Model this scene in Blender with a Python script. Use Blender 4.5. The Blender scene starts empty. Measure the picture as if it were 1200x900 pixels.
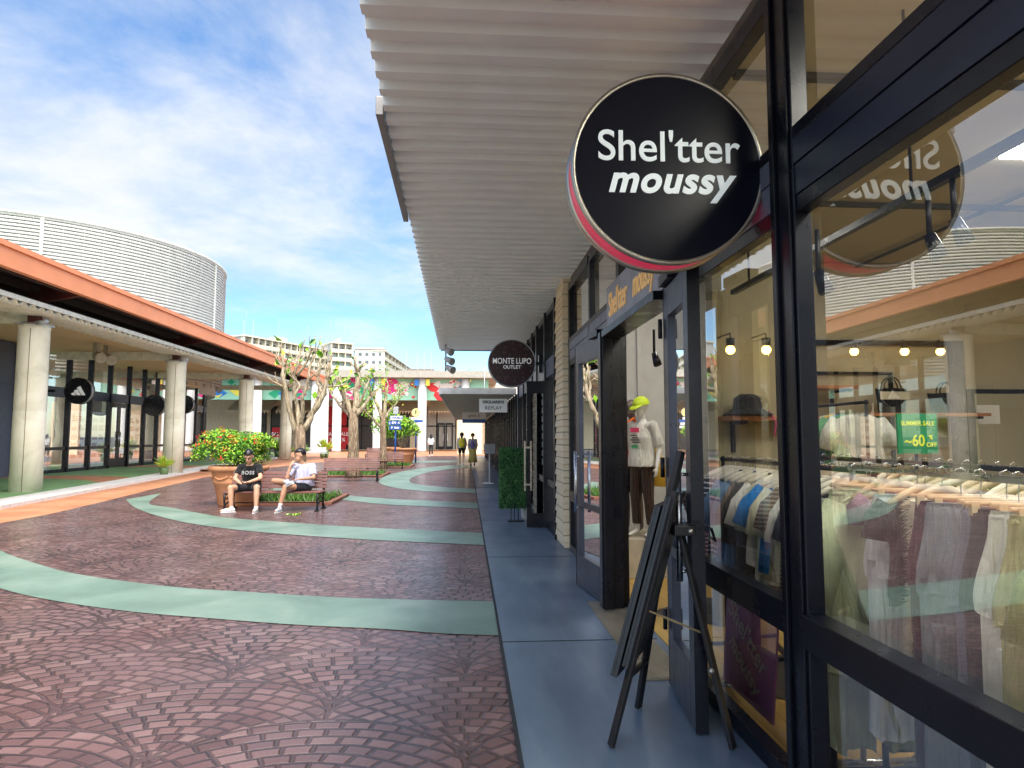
import bpy, bmesh, math, random
from mathutils import Vector, Matrix, noise
random.seed(7)
R = math.radians
SC = bpy.context.scene
COL = SC.collection
PI = math.pi

# ------------------------------------------------------------------ camera maths
FPX, CH = 780.0, 1.5
YAW, PIT = math.atan(53 / FPX), math.atan(61 / FPX)
_fw = Vector((math.sin(YAW) * math.cos(PIT), math.cos(YAW) * math.cos(PIT), math.sin(PIT)))
_rt = Vector((math.cos(YAW), -math.sin(YAW), 0))
_up = _rt.cross(_fw)
def at(u, v, Y):
    """point of the world at distance Y down the mall that the photo shows at u, v"""
    d = _fw + _rt * ((u - 600) / FPX) + _up * ((450 - v) / FPX)
    t = Y / d.y
    return Vector((d.x * t, Y, CH + d.z * t))
def ptx(u, v, X):
    d = _fw + _rt * ((u - 600) / FPX) + _up * ((450 - v) / FPX)
    t = X / d.x
    return Vector((X, d.y * t, CH + d.z * t))

# ------------------------------------------------------------------ node maths
class S:
    """a socket with arithmetic"""
    def __init__(s, nt, k): s.nt, s.k = nt, k
    def _m(s, op, *a):
        n = s.nt.nodes.new('ShaderNodeMath'); n.operation = op
        for i, v in enumerate((s,) + a):
            if isinstance(v, S): s.nt.links.new(v.k, n.inputs[i])
            else: n.inputs[i].default_value = v
        return S(s.nt, n.outputs[0])
    def __add__(s, o): return s._m('ADD', o)
    def __sub__(s, o): return s._m('SUBTRACT', o)
    def __mul__(s, o): return s._m('MULTIPLY', o)
    def __truediv__(s, o): return s._m('DIVIDE', o)
    def floor(s): return s._m('FLOOR')
    def fract(s): return s._m('FRACT')
    def mod(s, o): return s._m('FLOORED_MODULO', o)
    def sqrt(s): return s._m('SQRT')
    def abs(s): return s._m('ABSOLUTE')
    def min(s, o): return s._m('MINIMUM', o)
    def max(s, o): return s._m('MAXIMUM', o)
    def gt(s, o): return s._m('GREATER_THAN', o)
    def lt(s, o): return s._m('LESS_THAN', o)
    def sin(s): return s._m('SINE')
    def pw(s, o): return s._m('POWER', o)
    def atan2(s, o): return s._m('ARCTAN2', o)
    def clamp(s):
        r = s._m('ADD', 0.0); r.k.node.use_clamp = True; return r
    def ss(s, a, b):
        n = s.nt.nodes.new('ShaderNodeMapRange'); n.interpolation_type = 'SMOOTHSTEP'
        s.nt.links.new(s.k, n.inputs[0]); n.inputs[1].default_value = a; n.inputs[2].default_value = b
        return S(s.nt, n.outputs[0])

class M:
    """material builder"""
    def __init__(s, name, col=(.5, .5, .5), rough=.6, metal=0, spec=.5):
        s.m = bpy.data.materials.new(name); s.m.use_nodes = True
        s.nt = s.m.node_tree; s.b = s.nt.nodes['Principled BSDF']
        s.b.inputs['Base Color'].default_value = (*col, 1)
        s.b.inputs['Roughness'].default_value = rough
        s.b.inputs['Metallic'].default_value = metal
        s.b.inputs['Specular IOR Level'].default_value = spec
        s.col = col; s._tc = None
    def coord(s, kind='Object'):
        n = s.nt.nodes.new('ShaderNodeTexCoord'); return n.outputs[kind]
    def xyz(s, k=None):
        n = s.nt.nodes.new('ShaderNodeSeparateXYZ'); s.nt.links.new(k or s.coord(), n.inputs[0])
        return [S(s.nt, n.outputs[i]) for i in range(3)]
    def vec(s, x, y, z=0.0):
        n = s.nt.nodes.new('ShaderNodeCombineXYZ')
        for i, v in enumerate((x, y, z)):
            if isinstance(v, S): s.nt.links.new(v.k, n.inputs[i])
            else: n.inputs[i].default_value = v
        return n.outputs[0]
    def noise(s, scale, det=4, k=None, rough=.55, dist=0):
        n = s.nt.nodes.new('ShaderNodeTexNoise'); n.inputs['Scale'].default_value = scale
        n.inputs['Detail'].default_value = det; n.inputs['Roughness'].default_value = rough
        n.inputs['Distortion'].default_value = dist
        s.nt.links.new(k or s.coord(), n.inputs['Vector'])
        return S(s.nt, n.outputs['Fac'])
    def white(s, k):
        n = s.nt.nodes.new('ShaderNodeTexWhiteNoise'); s.nt.links.new(k, n.inputs['Vector'])
        return S(s.nt, n.outputs['Value'])
    def mix(s, f, a, b):
        n = s.nt.nodes.new('ShaderNodeMix'); n.data_type = 'RGBA'
        def put(i, v):
            if isinstance(v, S): s.nt.links.new(v.k, n.inputs[i])
            elif hasattr(v, 'node'): s.nt.links.new(v, n.inputs[i])
            elif isinstance(v, (tuple, list)): n.inputs[i].default_value = (*v, 1)
            else: n.inputs[i].default_value = v
        put(0, f); put(6, a); put(7, b)
        return n.outputs[2]
    def ramp(s, f, stops):
        n = s.nt.nodes.new('ShaderNodeValToRGB'); e = n.color_ramp.elements
        while len(e) < len(stops): e.new(.5)
        for x, (p, c) in zip(e, stops): x.position = p; x.color = (*c, 1)
        s.nt.links.new(f.k, n.inputs[0]); return n.outputs[0]
    def color(s, k): s.nt.links.new(k, s.b.inputs['Base Color']); return s
    def rough(s, k): s.nt.links.new(k.k, s.b.inputs['Roughness']); return s
    def bump(s, k, strength=.3, dist=.01):
        n = s.nt.nodes.new('ShaderNodeBump'); n.inputs['Strength'].default_value = strength
        n.inputs['Distance'].default_value = dist
        s.nt.links.new(k.k, n.inputs['Height']); s.nt.links.new(n.outputs[0], s.b.inputs['Normal']); return s

def sc(c, f): return tuple(min(1, x * f) for x in c)
_mats = {}
def mat(name, col, rough=.6, metal=0, var=.12, scale=6, bump=0, bscale=40, spec=.5, emit=0, trans=0):
    """everyday surface: base colour broken up by two noises, roughness varied"""
    if name in _mats: return _mats[name]
    m = M(name, col, rough, metal, spec)
    if var:
        n = m.noise(scale, 6)
        m.color(m.ramp(n, [(.3, sc(col, 1 - var * 1.6)), (.5, col), (.7, sc(col, 1 + var))]))
        m.rough((m.noise(scale * 2.3, 4) * .3 + (rough - .15)).clamp())
    if bump: m.bump(m.noise(bscale, 5), bump, .004)
    if emit:
        m.b.inputs['Emission Color'].default_value = (*col, 1); m.b.inputs['Emission Strength'].default_value = emit
    if trans: m.b.inputs['Subsurface Weight'].default_value = trans
    _mats[name] = m.m
    return m.m

# ------------------------------------------------------------------ mesh builder
class MB:
    def __init__(s): s.bm = bmesh.new(); s.mi = 0
    def _f(s, vs, sm=False):
        try:
            f = s.bm.faces.new(vs); f.material_index = s.mi; f.smooth = sm; return f
        except ValueError: return None
    def box(s, x0, x1, y0, y1, z0, z1, rot=None, org=None):
        c = [(x0, y0, z0), (x1, y0, z0), (x1, y1, z0), (x0, y1, z0), (x0, y0, z1), (x1, y0, z1), (x1, y1, z1), (x0, y1, z1)]
        if rot is not None:
            o = Vector(org or ((x0 + x1) / 2, (y0 + y1) / 2, (z0 + z1) / 2))
            c = [o + rot @ (Vector(p) - o) for p in c]
        v = [s.bm.verts.new(p) for p in c]
        for f in ((3, 2, 1, 0), (4, 5, 6, 7), (0, 1, 5, 4), (1, 2, 6, 5), (2, 3, 7, 6), (3, 0, 4, 7)): s._f([v[i] for i in f])
        return s
    def bar(s, p, q, w, h=None, up=(0, 0, 1)):
        """square-section bar from p to q"""
        h = h or w; p, q = Vector(p), Vector(q); d = (q - p).normalized(); u = Vector(up)
        if abs(d.dot(u)) > .98: u = Vector((1, 0, 0))
        a = d.cross(u).normalized() * w / 2; b = a.cross(d).normalized() * h / 2
        v = [s.bm.verts.new(o + i * a + j * b) for o in (p, q) for i, j in ((-1, -1), (1, -1), (1, 1), (-1, 1))]
        for f in ((3, 2, 1, 0), (4, 5, 6, 7), (0, 1, 5, 4), (1, 2, 6, 5), (2, 3, 7, 6), (3, 0, 4, 7)): s._f([v[i] for i in f])
        return s
    def quad(s, a, b, c, d): s._f([s.bm.verts.new(p) for p in (a, b, c, d)]); return s
    def poly(s, pts): s._f([s.bm.verts.new(p) for p in pts]); return s
    def prism(s, pts, vec):
        a = [s.bm.verts.new(p) for p in pts]; b = [s.bm.verts.new(Vector(p) + Vector(vec)) for p in pts]
        s._f(a[::-1]); s._f(b); n = len(a)
        for i in range(n): s._f([a[i], a[(i + 1) % n], b[(i + 1) % n], b[i]])
        return s
    def tube(s, pts, rad, n=8, cap=True, wob=0, ell=None, ax=None):
        """tapered tube along pts; ell = second radius factor along ax"""
        pts = [Vector(p) for p in pts]
        if not isinstance(rad, (list, tuple)): rad = [rad] * len(pts)
        rings = []; pa = None
        for i, p in enumerate(pts):
            d = (pts[min(i + 1, len(pts) - 1)] - pts[max(i - 1, 0)])
            if d.length < 1e-7: d = Vector((0, 0, 1))
            d.normalize()
            if pa is None:
                u = Vector(ax) if ax else (Vector((0, 0, 1)) if abs(d.z) < .9 else Vector((1, 0, 0)))
            else: u = pa
            a = (u - d * u.dot(d))
            if a.length < 1e-5: a = d.orthogonal()
            a.normalize(); pa = a; b = d.cross(a)
            r = rad[i]; r1, r2 = (r if isinstance(r, (list, tuple)) else (r, r * (ell or 1)))
            ring = []
            for k in range(n):
                t = 2 * PI * k / n; w = 1 + (wob * (noise.noise(p * 9 + Vector((k * 1.7, 0, 0)))) if wob else 0)
                ring.append(s.bm.verts.new(p + a * math.cos(t) * r1 * w + b * math.sin(t) * r2 * w))
            rings.append(ring)
        for i in range(len(rings) - 1):
            for k in range(n): s._f([rings[i][k], rings[i][(k + 1) % n], rings[i + 1][(k + 1) % n], rings[i + 1][k]], True)
        if cap: s._f(rings[0][::-1]); s._f(rings[-1])
        return s
    def ball(s, c, r, seg=14, rot=None):
        r = r if isinstance(r, (list, tuple)) else (r, r, r)
        m = Matrix.Translation(Vector(c)) @ (rot.to_4x4() if rot else Matrix()) @ Matrix.Diagonal((*r, 1))
        g = bmesh.ops.create_uvsphere(s.bm, u_segments=seg, v_segments=max(6, seg * 2 // 3), radius=1, matrix=m)
        for v in g['verts']:
            for f in v.link_faces: f.smooth = True; f.material_index = s.mi
        return s
    def cap(s, p, q, r0, r1, n=12):
        """capsule with two radii"""
        s.ball(p, r0, n); s.ball(q, r1, n); return s.tube([p, q], [r0, r1], n)
    def lathe(s, prof, c=(0, 0, 0), n=32):
        c = Vector(c); rings = []
        for r, z in prof:
            rings.append([s.bm.verts.new(c + Vector((r * math.cos(2 * PI * k / n), r * math.sin(2 * PI * k / n), z))) for k in range(n)])
        for i in range(len(rings) - 1):
            for k in range(n): s._f([rings[i][k], rings[i][(k + 1) % n], rings[i + 1][(k + 1) % n], rings[i + 1][k]], True)
        if prof[0][0] > 1e-4: s._f(rings[0][::-1])
        if prof[-1][0] > 1e-4: s._f(rings[-1])
        return s
    def disc(s, c, ax, r, t, n=64):
        """thick disc centred at c whose axis is ax"""
        c = Vector(c); a = Vector(ax).normalized() * t / 2
        return s.tube([c - a, c + a], r, n)
    def leaf(s, p, size, nrm=None, bend=.25, wid=.5, mi=None):
        if mi is not None: s.mi = mi
        p = Vector(p)
        d = Vector((random.gauss(0, 1), random.gauss(0, 1), random.gauss(0, .6))).normalized() if nrm is None else Vector(nrm).normalized()
        a = d.orthogonal().normalized(); a.rotate(Matrix.Rotation(random.uniform(0, 6.28), 3, d)); b = d.cross(a)
        w = size * wid
        o = s.bm.verts.new(p); t = s.bm.verts.new(p + a * size - d * size * bend)
        l = s.bm.verts.new(p + a * size * .5 + b * w * .5 + d * size * .08); r = s.bm.verts.new(p + a * size * .5 - b * w * .5 + d * size * .08)
        s._f([o, r, t]); s._f([o, t, l]); return s
    def text(s, body, size, mtx, ext=.004, bold=0, shear=0, align='CENTER', sx=1, space=1):
        cu = bpy.data.curves.new('lettering', 'FONT'); cu.body = body; cu.size = size; cu.extrude = ext
        cu.offset = bold; cu.shear = shear; cu.align_x = align; cu.align_y = 'CENTER'; cu.space_character = space
        ob = bpy.data.objects.new('lettering', cu); COL.objects.link(ob)
        bpy.context.view_layer.update()
        me = bpy.data.meshes.new_from_object(ob.evaluated_get(bpy.context.evaluated_depsgraph_get()))
        me.transform(mtx @ Matrix.Diagonal((sx, 1, 1, 1)))
        n = len(s.bm.faces); s.bm.from_mesh(me); s.bm.faces.ensure_lookup_table()
        for f in s.bm.faces[n:]: f.material_index = s.mi
        bpy.data.objects.remove(ob); bpy.data.meshes.remove(me); bpy.data.curves.remove(cu); return s
    def build(s, name, mats, parent=None, bevel=0, local=False, remesh=0, smooth=0, autos=False):
        bmesh.ops.remove_doubles(s.bm, verts=s.bm.verts, dist=1e-6) if False else None
        me = bpy.data.meshes.new(name)
        off = Vector((0, 0, 0)) if local or parent is None else -wloc(parent)
        if off.length: bmesh.ops.translate(s.bm, vec=off, verts=s.bm.verts)
        s.bm.to_mesh(me); s.bm.free()
        for m in (mats if isinstance(mats, (list, tuple)) else [mats]): me.materials.append(m)
        o = bpy.data.objects.new(name, me); COL.objects.link(o)
        if remesh:
            md = o.modifiers.new('r', 'REMESH'); md.mode = 'VOXEL'; md.voxel_size = remesh; md.use_smooth_shade = True
            if smooth: sm = o.modifiers.new('s', 'SMOOTH'); sm.iterations = smooth; sm.factor = .6
            bpy.context.view_layer.update()
            m2 = bpy.data.meshes.new_from_object(o.evaluated_get(bpy.context.evaluated_depsgraph_get()))
            o.modifiers.clear(); o.data = m2; bpy.data.meshes.remove(me); me = m2; me.name = name
            if not me.materials:
                for m in (mats if isinstance(mats, (list, tuple)) else [mats]): me.materials.append(m)
        if bevel:
            b = o.modifiers.new('b', 'BEVEL'); b.width = bevel; b.segments = 2; b.limit_method = 'ANGLE'; b.angle_limit = R(40)
        if parent is not None: o.parent = parent
        WL[o.name] = wloc(parent) if parent is not None else Vector((0, 0, 0))
        return o
WL = {}
def wloc(o): return WL[o.name]

def tag(o, label=None, cat=None, group=None, kind=None):
    if label: o['label'] = label
    if cat: o['category'] = cat
    if group: o['group'] = group
    if kind: o['kind'] = kind
    return o
def thing(name, label, cat, loc=(0, 0, 0), group=None, rz=0):
    o = bpy.data.objects.new(name, None); COL.objects.link(o); o.location = loc; o.rotation_euler.z = rz
    o.empty_display_size = .1
    WL[o.name] = Vector(loc); return tag(o, label, cat, group)
def copy_tree(o, parent=None):
    c = o.copy(); COL.objects.link(c); WL[c.name] = wloc(o)
    if parent is not None: c.parent = parent
    for ch in list(o.children): copy_tree(ch, c)
    return c
def struct(name, mb, m, **k): return tag(mb.build(name, m, **k), kind='structure')
def recentre(o):
    """put a one-mesh thing's origin at the middle of its base"""
    vs = [v.co for v in o.data.vertices]
    c = Vector(((min(v.x for v in vs) + max(v.x for v in vs)) / 2, (min(v.y for v in vs) + max(v.y for v in vs)) / 2, min(v.z for v in vs)))
    o.data.transform(Matrix.Translation(-c)); o.location = c; WL[o.name] = c; return o
def one(name, mb, m, label, cat, group=None, **k):
    return tag(recentre(mb.build(name, m, **k)), label, cat, group)
FACE_CAM = Matrix.Rotation(PI / 2, 4, 'X')             # text facing -Y
FACE_MX = Matrix.Rotation(-PI / 2, 4, 'Z') @ FACE_CAM  # text facing -X
FACE_PX = Matrix.Rotation(PI / 2, 4, 'Z') @ FACE_CAM   # text facing +X
def tm(loc, face=FACE_CAM, pre=Matrix()): return Matrix.Translation(Vector(loc)) @ face @ pre

# ------------------------------------------------------------------ camera, light, world
cam = bpy.data.cameras.new('camera'); cam.sensor_width = 36; cam.lens = FPX / 1200 * 36
cam.clip_start = .05; cam.clip_end = 3000
co = bpy.data.objects.new('camera', cam); COL.objects.link(co); co.location = (0, 0, CH)
co.rotation_euler = (PI / 2 + PIT, 0, -YAW); SC.camera = co
SC.render.resolution_x, SC.render.resolution_y = 1024, 768
SC.view_settings.view_transform = 'Standard'; SC.view_settings.look = 'None'; SC.view_settings.exposure = 0

SUN_EL, SUN_AZ = R(60), R(178)        # azimuth from +Y towards +X: behind the camera, to the left
sd = Vector((math.sin(SUN_AZ) * math.cos(SUN_EL), math.cos(SUN_AZ) * math.cos(SUN_EL), math.sin(SUN_EL)))
sl = bpy.data.lights.new('sun', 'SUN'); sl.energy = 4.4; sl.angle = R(12); sl.color = (1, .95, .87)
so = bpy.data.objects.new('sun', sl); COL.objects.link(so); so.rotation_euler = sd.to_track_quat('Z', 'Y').to_euler(); so.location = (0, -20, 40)

w = bpy.data.worlds.new('World'); SC.world = w; w.use_nodes = True
nt = w.node_tree; bg = nt.nodes['Background']; bg.inputs[1].default_value = .15
sky = nt.nodes.new('ShaderNodeTexSky'); sky.sky_type = 'NISHITA'; sky.sun_disc = False
sky.sun_elevation = SUN_EL; sky.sun_rotation = SUN_AZ; sky.air_density = 1.0; sky.dust_density = .6; sky.ozone_density = 2.2
class W(M):
    def __init__(s): s.nt = nt
W_ = W()
tc = W_.coord('Generated')
X_, Y_, Z_ = W_.xyz(tc)
zz = (Z_.max(0.0) + .16)
pu, pv = X_ / zz, Y_ / zz
pvec = W_.vec(pu, pv * 1.0, 0.0)
big = W_.noise(.55, 3, k=pvec, rough=.5, dist=.35)
med = W_.noise(1.6, 8, k=pvec, rough=.62, dist=.5)
fine = W_.noise(5.5, 8, k=pvec, rough=.65, dist=.2)
# a broad cloud bank over the left of the mall, blue gaps to the right and low down
bank = ((pu + .95) * (pu + .95) * .9 + (pv - 1.75) * (pv - 1.75) * .9).sqrt()
dens = (big * .75 + med * .42 + fine * .1 - .62) * 2.3 + (bank * -.52 + .66) + Z_.ss(.22, .02) * .35
mask = dens.ss(-.15, .7)
hs = nt.nodes.new('ShaderNodeHueSaturation'); hs.inputs['Saturation'].default_value = 1.35; hs.inputs['Value'].default_value = 1.8
nt.links.new(sky.outputs[0], hs.inputs['Color'])
shade = W_.ramp(med * .6 + fine * .4, [(.3, (5.2, 5.6, 6.6)), (.48, (6.2, 6.5, 7.0)), (.62, (7.0, 7.1, 7.2))])
# unseen bright cloud added behind the camera and overhead to lift ambient light
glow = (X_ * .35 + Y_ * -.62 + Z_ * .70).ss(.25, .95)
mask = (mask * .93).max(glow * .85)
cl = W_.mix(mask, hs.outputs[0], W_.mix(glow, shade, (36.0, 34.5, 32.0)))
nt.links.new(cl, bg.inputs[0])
# ------------------------------------------------------------------ materials
def m_paving():
    m = M('stamped_concrete', (.16, .09, .09), .45)
    x, y, z = m.xyz(m.coord())
    wob = m.noise(1.3, 2); x = x + (wob - .5) * .06; y = y + (wob - .5) * .05
    X, Y = x / .74, y / .62
    k = Y.floor(); f = Y - k
    o1 = k.mod(2.0); o2 = o1 * -1 + 1
    dx1 = (X - o1 + 1).mod(2.0) - 1; d1 = (dx1 * dx1 + f * f).sqrt()
    dx2 = (X - o2 + 1).mod(2.0) - 1; f2 = f - 1
    ins = d1.lt(1.0); out = ins * -1 + 1
    dx = dx1 * ins + dx2 * out; dy = f * ins + f2 * out
    cx = (X - dx + .5).floor(); cy = (Y - dy + .5).floor()
    dyc = dy + .62
    r = (dx * dx + dyc * dyc).sqrt(); n = 7.0
    rr = r * n; ring = rr.floor(); fr = rr - ring
    dr = fr.min(fr * -1 + 1) / n
    mm = ring * .55 + 1.6
    t = dx.atan2(dyc) * mm + ring * .5 + m.white(m.vec(ring, cx, cy)) * .5
    seg = t.floor(); ft = t - seg
    da = ft.min(ft * -1 + 1) / mm * r
    d = dr.min(da).min((d1 - 1).abs())
    jag = m.noise(22, 3)
    dj = d + (jag - .5) * .012
    joint = dj.ss(.007, .024)
    fade = m.noise(.8, 4, dist=.5).ss(.60, .40) * .35 + .65
    joint = (joint * -1 + 1) * fade * -1 + 1
    h = joint + m.noise(9, 6) * .35 + m.noise(40, 4) * .12
    br = m.white(m.vec(ring + cx * 7.3, seg, cy))
    brick = m.ramp(br * .6 + m.noise(2.2, 5) * .4, [(.15, (.10, .046, .040)), (.45, (.145, .070, .062)), (.65, (.19, .098, .088)), (.9, (.26, .155, .14))])
    worn = m.noise(.55, 5, dist=.6)
    brick = m.mix(worn.ss(.42, .66) * .4, brick, (.20, .135, .135))
    dirt = m.noise(.3, 3); brick = m.mix(dirt.ss(.5, .7) * .45, brick, (.10, .06, .055))
    m.color(m.mix(joint * .85 + .15, (.028, .016, .015), brick))
    m.rough((m.noise(3.5, 5) * .5 + m.noise(.7, 3) * .3 + .08).clamp())
    m.b.inputs['Coat Weight'].default_value = .3; m.b.inputs['Coat Roughness'].default_value = .22
    return m.bump(h, 1.0, .016).m
PAVING = m_paving()
def m_floor(name, a, b, c, rough=.4, fine=60):
    m = M(name, b, rough)
    n = m.noise(1.1, 6, dist=.4); m.color(m.mix(m.noise(14, 5) * .35, m.ramp(n, [(.3, a), (.5, b), (.72, c)]), a))
    m.rough((m.noise(2.5, 5) * .35 + rough - .17).clamp())
    return m.bump(m.noise(fine, 5), .12, .002).m
BAND = m_floor('green_band', (.12, .19, .15), (.18, .27, .215), (.27, .35, .29), .42)
def m_walk():
    m = M('blue_grey_concrete', (.11, .155, .215), .34)
    mp = m.nt.nodes.new('ShaderNodeMapping'); mp.inputs['Scale'].default_value = (3.2, .8, 1); m.nt.links.new(m.coord(), mp.inputs[0])
    wear = m.noise(1.3, 4, k=mp.outputs[0]); c = m.ramp(wear, [(.32, (.095, .135, .19)), (.55, (.125, .175, .24)), (.72, (.17, .22, .28))])
    m.color(m.mix(m.noise(90, 2).ss(.60, .72) * .35, c, (.06, .08, .11)))
    m.rough(m.noise(.9, 2) * .25 + .22)
    return m.m
WALK = m_walk()
GREENF = m_floor('green_floor', (.13, .25, .10), (.19, .36, .15), (.26, .42, .2), .6)
ORANGEF = m_floor('salmon_concrete', (.36, .15, .075), (.5, .22, .11), (.58, .29, .17), .6)
ASPH = mat('asphalt', (.06, .06, .065), .9, bump=.4)
KERB = mat('kerb_white', (.72, .70, .66), .7, var=.08, bump=.2)
def m_soffit():
    m = M('white_metal', (.8, .79, .78), .38)
    n = m.noise(3, 6); m.color(m.ramp(n, [(.3, (.84, .88, .87)), (.7, (.91, .95, .95))]))
    return m.rough((m.noise(5, 4) * .2 + .3).clamp()).m
SOFFIT = m_soffit()
BLACK = mat('black_metal', (.006, .007, .013), .3, 0, var=.3, scale=3, spec=.35)
NAVY = mat('dark_blue_metal', (.02, .027, .055), .35, .3, var=.15, scale=2)
LILAC = mat('grey_lilac_metal', (.16, .175, .24), .4, .35, var=.08, scale=2)
BRASSW = mat('worn_steel', (.42, .39, .33), .35, .9)
STEEL = mat('steel', (.55, .55, .56), .28, 1, var=.08)
GALV = mat('galvanised', (.42, .43, .45), .5, .5)
COLM = M('fluted_concrete', (.62, .6, .5), .8)
COLM.color(COLM.ramp(COLM.noise(1.4, 7, dist=.8), [(.3, (.56, .54, .43)), (.5, (.70, .68, .55)), (.7, (.78, .76, .65))]))
COLM.bump(COLM.noise(30, 5), .3, .006); COLM = COLM.m
ORANGE = mat('orange_fascia', (.80, .29, .13), .55, var=.06, scale=1.2)
MAROON = mat('maroon_steel', (.14, .04, .035), .5, .1)
DARKST = mat('dark_steel', (.10, .07, .065), .6, .1)
CREAMST = mat('cream_steel', (.7, .7, .58), .6)
WHITE = mat('white_paint', (.56, .56, .56), .55, var=.05)
def m_planks(name, a, b, pitch, axis, gap=.06, rough=.7, depth=.012):
    m = M(name, b, rough); q = m.xyz()[axis] / pitch
    f = q.fract(); d = f.min(f * -1 + 1); g = d.ss(0.0, gap)
    row = m.white(m.vec(q.floor(), 0.0))
    sv = [1.6, 1.6, 1.6]; sv[axis] = 9
    mp = m.nt.nodes.new('ShaderNodeMapping'); mp.inputs['Scale'].default_value = sv; m.nt.links.new(m.coord(), mp.inputs[0])
    gr = m.noise(2.5, 6, k=mp.outputs[0])
    m.color(m.mix(g, sc(a, .35), m.mix((row * .35 + gr * .65).clamp(), a, b)))
    return m.bump(g + gr * .15, .6, depth).m
SOFPL = m_planks('soffit_planks', (.62, .44, .25), (.78, .60, .37), .2, 0)
SIDING = m_planks('cream_siding', (.72, .58, .38), (.86, .73, .52), .17, 2)
WOODF = m_planks('oak_floor', (.38, .22, .05), (.60, .40, .11), .13, 0, .03, .35, .002)
def m_glass(name, tint=(.96, .98, .97), boost=1.0, base=.04):
    m = M(name); n = m.nt
    n.nodes.remove(m.b)
    tr = n.nodes.new('ShaderNodeBsdfTransparent'); tr.inputs[0].default_value = (*tint, 1)
    gl = n.nodes.new('ShaderNodeBsdfGlossy'); gl.inputs['Roughness'].default_value = .0; gl.inputs[0].default_value = (1, 1, 1, 1)
    fr = n.nodes.new('ShaderNodeFresnel'); fr.inputs[0].default_value = 1.52
    f = (S(n, fr.outputs[0]) * boost + base).clamp()
    mx = n.nodes.new('ShaderNodeMixShader'); n.links.new(f.k, mx.inputs[0]); n.links.new(tr.outputs[0], mx.inputs[1]); n.links.new(gl.outputs[0], mx.inputs[2])
    out = [q for q in n.nodes if q.type == 'OUTPUT_MATERIAL'][0]; n.links.new(mx.outputs[0], out.inputs[0])
    return m.m
GLASS = m_glass('shop_glass', (.95, .97, .95), 1.6, .15)
GLASSD = m_glass('tinted_glass', (.55, .6, .62), 1.8, .28)

# ------------------------------------------------------------------ ground
def strip(top, bot, n=40):
    def res(p):
        p = [Vector((*q, 0)) for q in p]; out = []
        ex = [p[0] * 2 - p[1]] + p + [p[-1] * 2 - p[-2]]
        for j in range(n + 1):
            t = j / n * (len(p) - 1); i = min(int(t), len(p) - 2); f = t - i
            a, b, c, d = ex[i:i + 4]
            out.append(.5 * ((2 * b) + (c - a) * f + (2 * a - 5 * b + 4 * c - d) * f * f + (3 * b - a - 3 * c + d) * f ** 3))
        return out
    return res(top), res(bot)
def band(name, top, bot, z, m, n=40):
    a, b = strip(top, bot, n); mb = MB()
    for i in range(n):
        mb.quad((b[i].x, b[i].y, z), (b[i + 1].x, b[i + 1].y, z), (a[i + 1].x, a[i + 1].y, z), (a[i].x, a[i].y, z))
    return struct(name, mb, m)
mb = MB(); mb.box(-700, 700, -250, 900, -.5, -.012); struct('ground', mb, ASPH)
WE = .26                                                # walkway edge
mb = MB()
pv_pts = [(-8.6, -14), (-8.25, 0), (-8.05, 9), (-8.04, 12.2), (-8.02, 13.6), (-8.31, 16), (-8.87, 19.7), (-9.5, 24.9), (-9.7, 30), (-8.6, 38), (-6.4, 45), (-2.9, 50.5), (WE, 52)]
mb.poly([(WE, -14, 0)] + [(x, y, 0) for x, y in pv_pts[::-1]]); struct('stamped_paving', mb, PAVING)
mb = MB(); kx = [(-9.0, -14), (-9.1, 0), (-9.3, 9), (-9.54, 14.5), (-10.08, 19), (-10.8, 25), (-11.41, 29.7), (-12.1, 38), (-12.7, 46)]
kp = kx[::-1]
mb.poly([(x, y, -.004) for x, y in kx] + [(-16, 60, -.004), (-16, 76, -.004), (9, 76, -.004), (9, 52, -.004), (WE + .2, 52, -.004), (WE + .2, -14, -.004)])
struct('salmon_path', mb, ORANGEF)
mb = MB()
for i in range(len(kx) - 1):
    (x0, y0), (x1, y1) = kx[i], kx[i + 1]
    mb.prism([(x0, y0, -.01), (x1, y1, -.01), (x1 - .85, y1, -.01), (x0 - .85, y0, -.01)], (0, 0, .09))
struct('kerb', mb, KERB)
mb = MB(); mb.poly([(x - .84, y, .07) for x, y in kx] + [(-60, 46, .07), (-60, -14, .07)]); struct('arcade_floor', mb, GREENF)
for (yy, a) in ((12, 0), (20.5, .4), (29, .8), (37, 1.2)):   # salmon bands on the arcade floor
    band('arcade_floor_band', [(-10.2 - a, yy + 2.6), (-12.5 - a, yy + 4.4), (-16 - a, yy + 5)], [(-10.1 - a, yy), (-12.5 - a, yy + 2.6), (-16 - a, yy + 3.6)], .074, ORANGEF, 16)
mb = MB(); mb.box(WE, 1.43, -8, 50, -.3, .018)
WK = struct('walkway', mb, WALK)
mb = MB()
for y in (-1.0, 4.92, 8.3, 11.9, 15.6, 19.4): mb.box(WE, 1.4, y, y + .012, .0185, .0205)
mb.box(WE - .012, WE + .006, -8, 50, .0, .0212)
struct('walkway_joints', mb, mat('joint', (.02, .025, .03), .9))
band('green_band', [(-8.0, 12.0), (-7.2, 10.8), (-6.12, 9.34), (-4.9, 8.21), (-4.08, 7.59), (-2.93, 6.98), (-2.01, 6.67), (-1.15, 6.41), (-.36, 6.26), (WE - .01, 6.17)],
     [(-7.9, 9.9), (-6.3, 8.35), (-4.58, 7.02), (-3.78, 6.49), (-2.88, 6.04), (-2.05, 5.75), (-1.32, 5.52), (-.63, 5.36), (-.2, 5.22), (WE - .01, 5.13)], .006, BAND)
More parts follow.
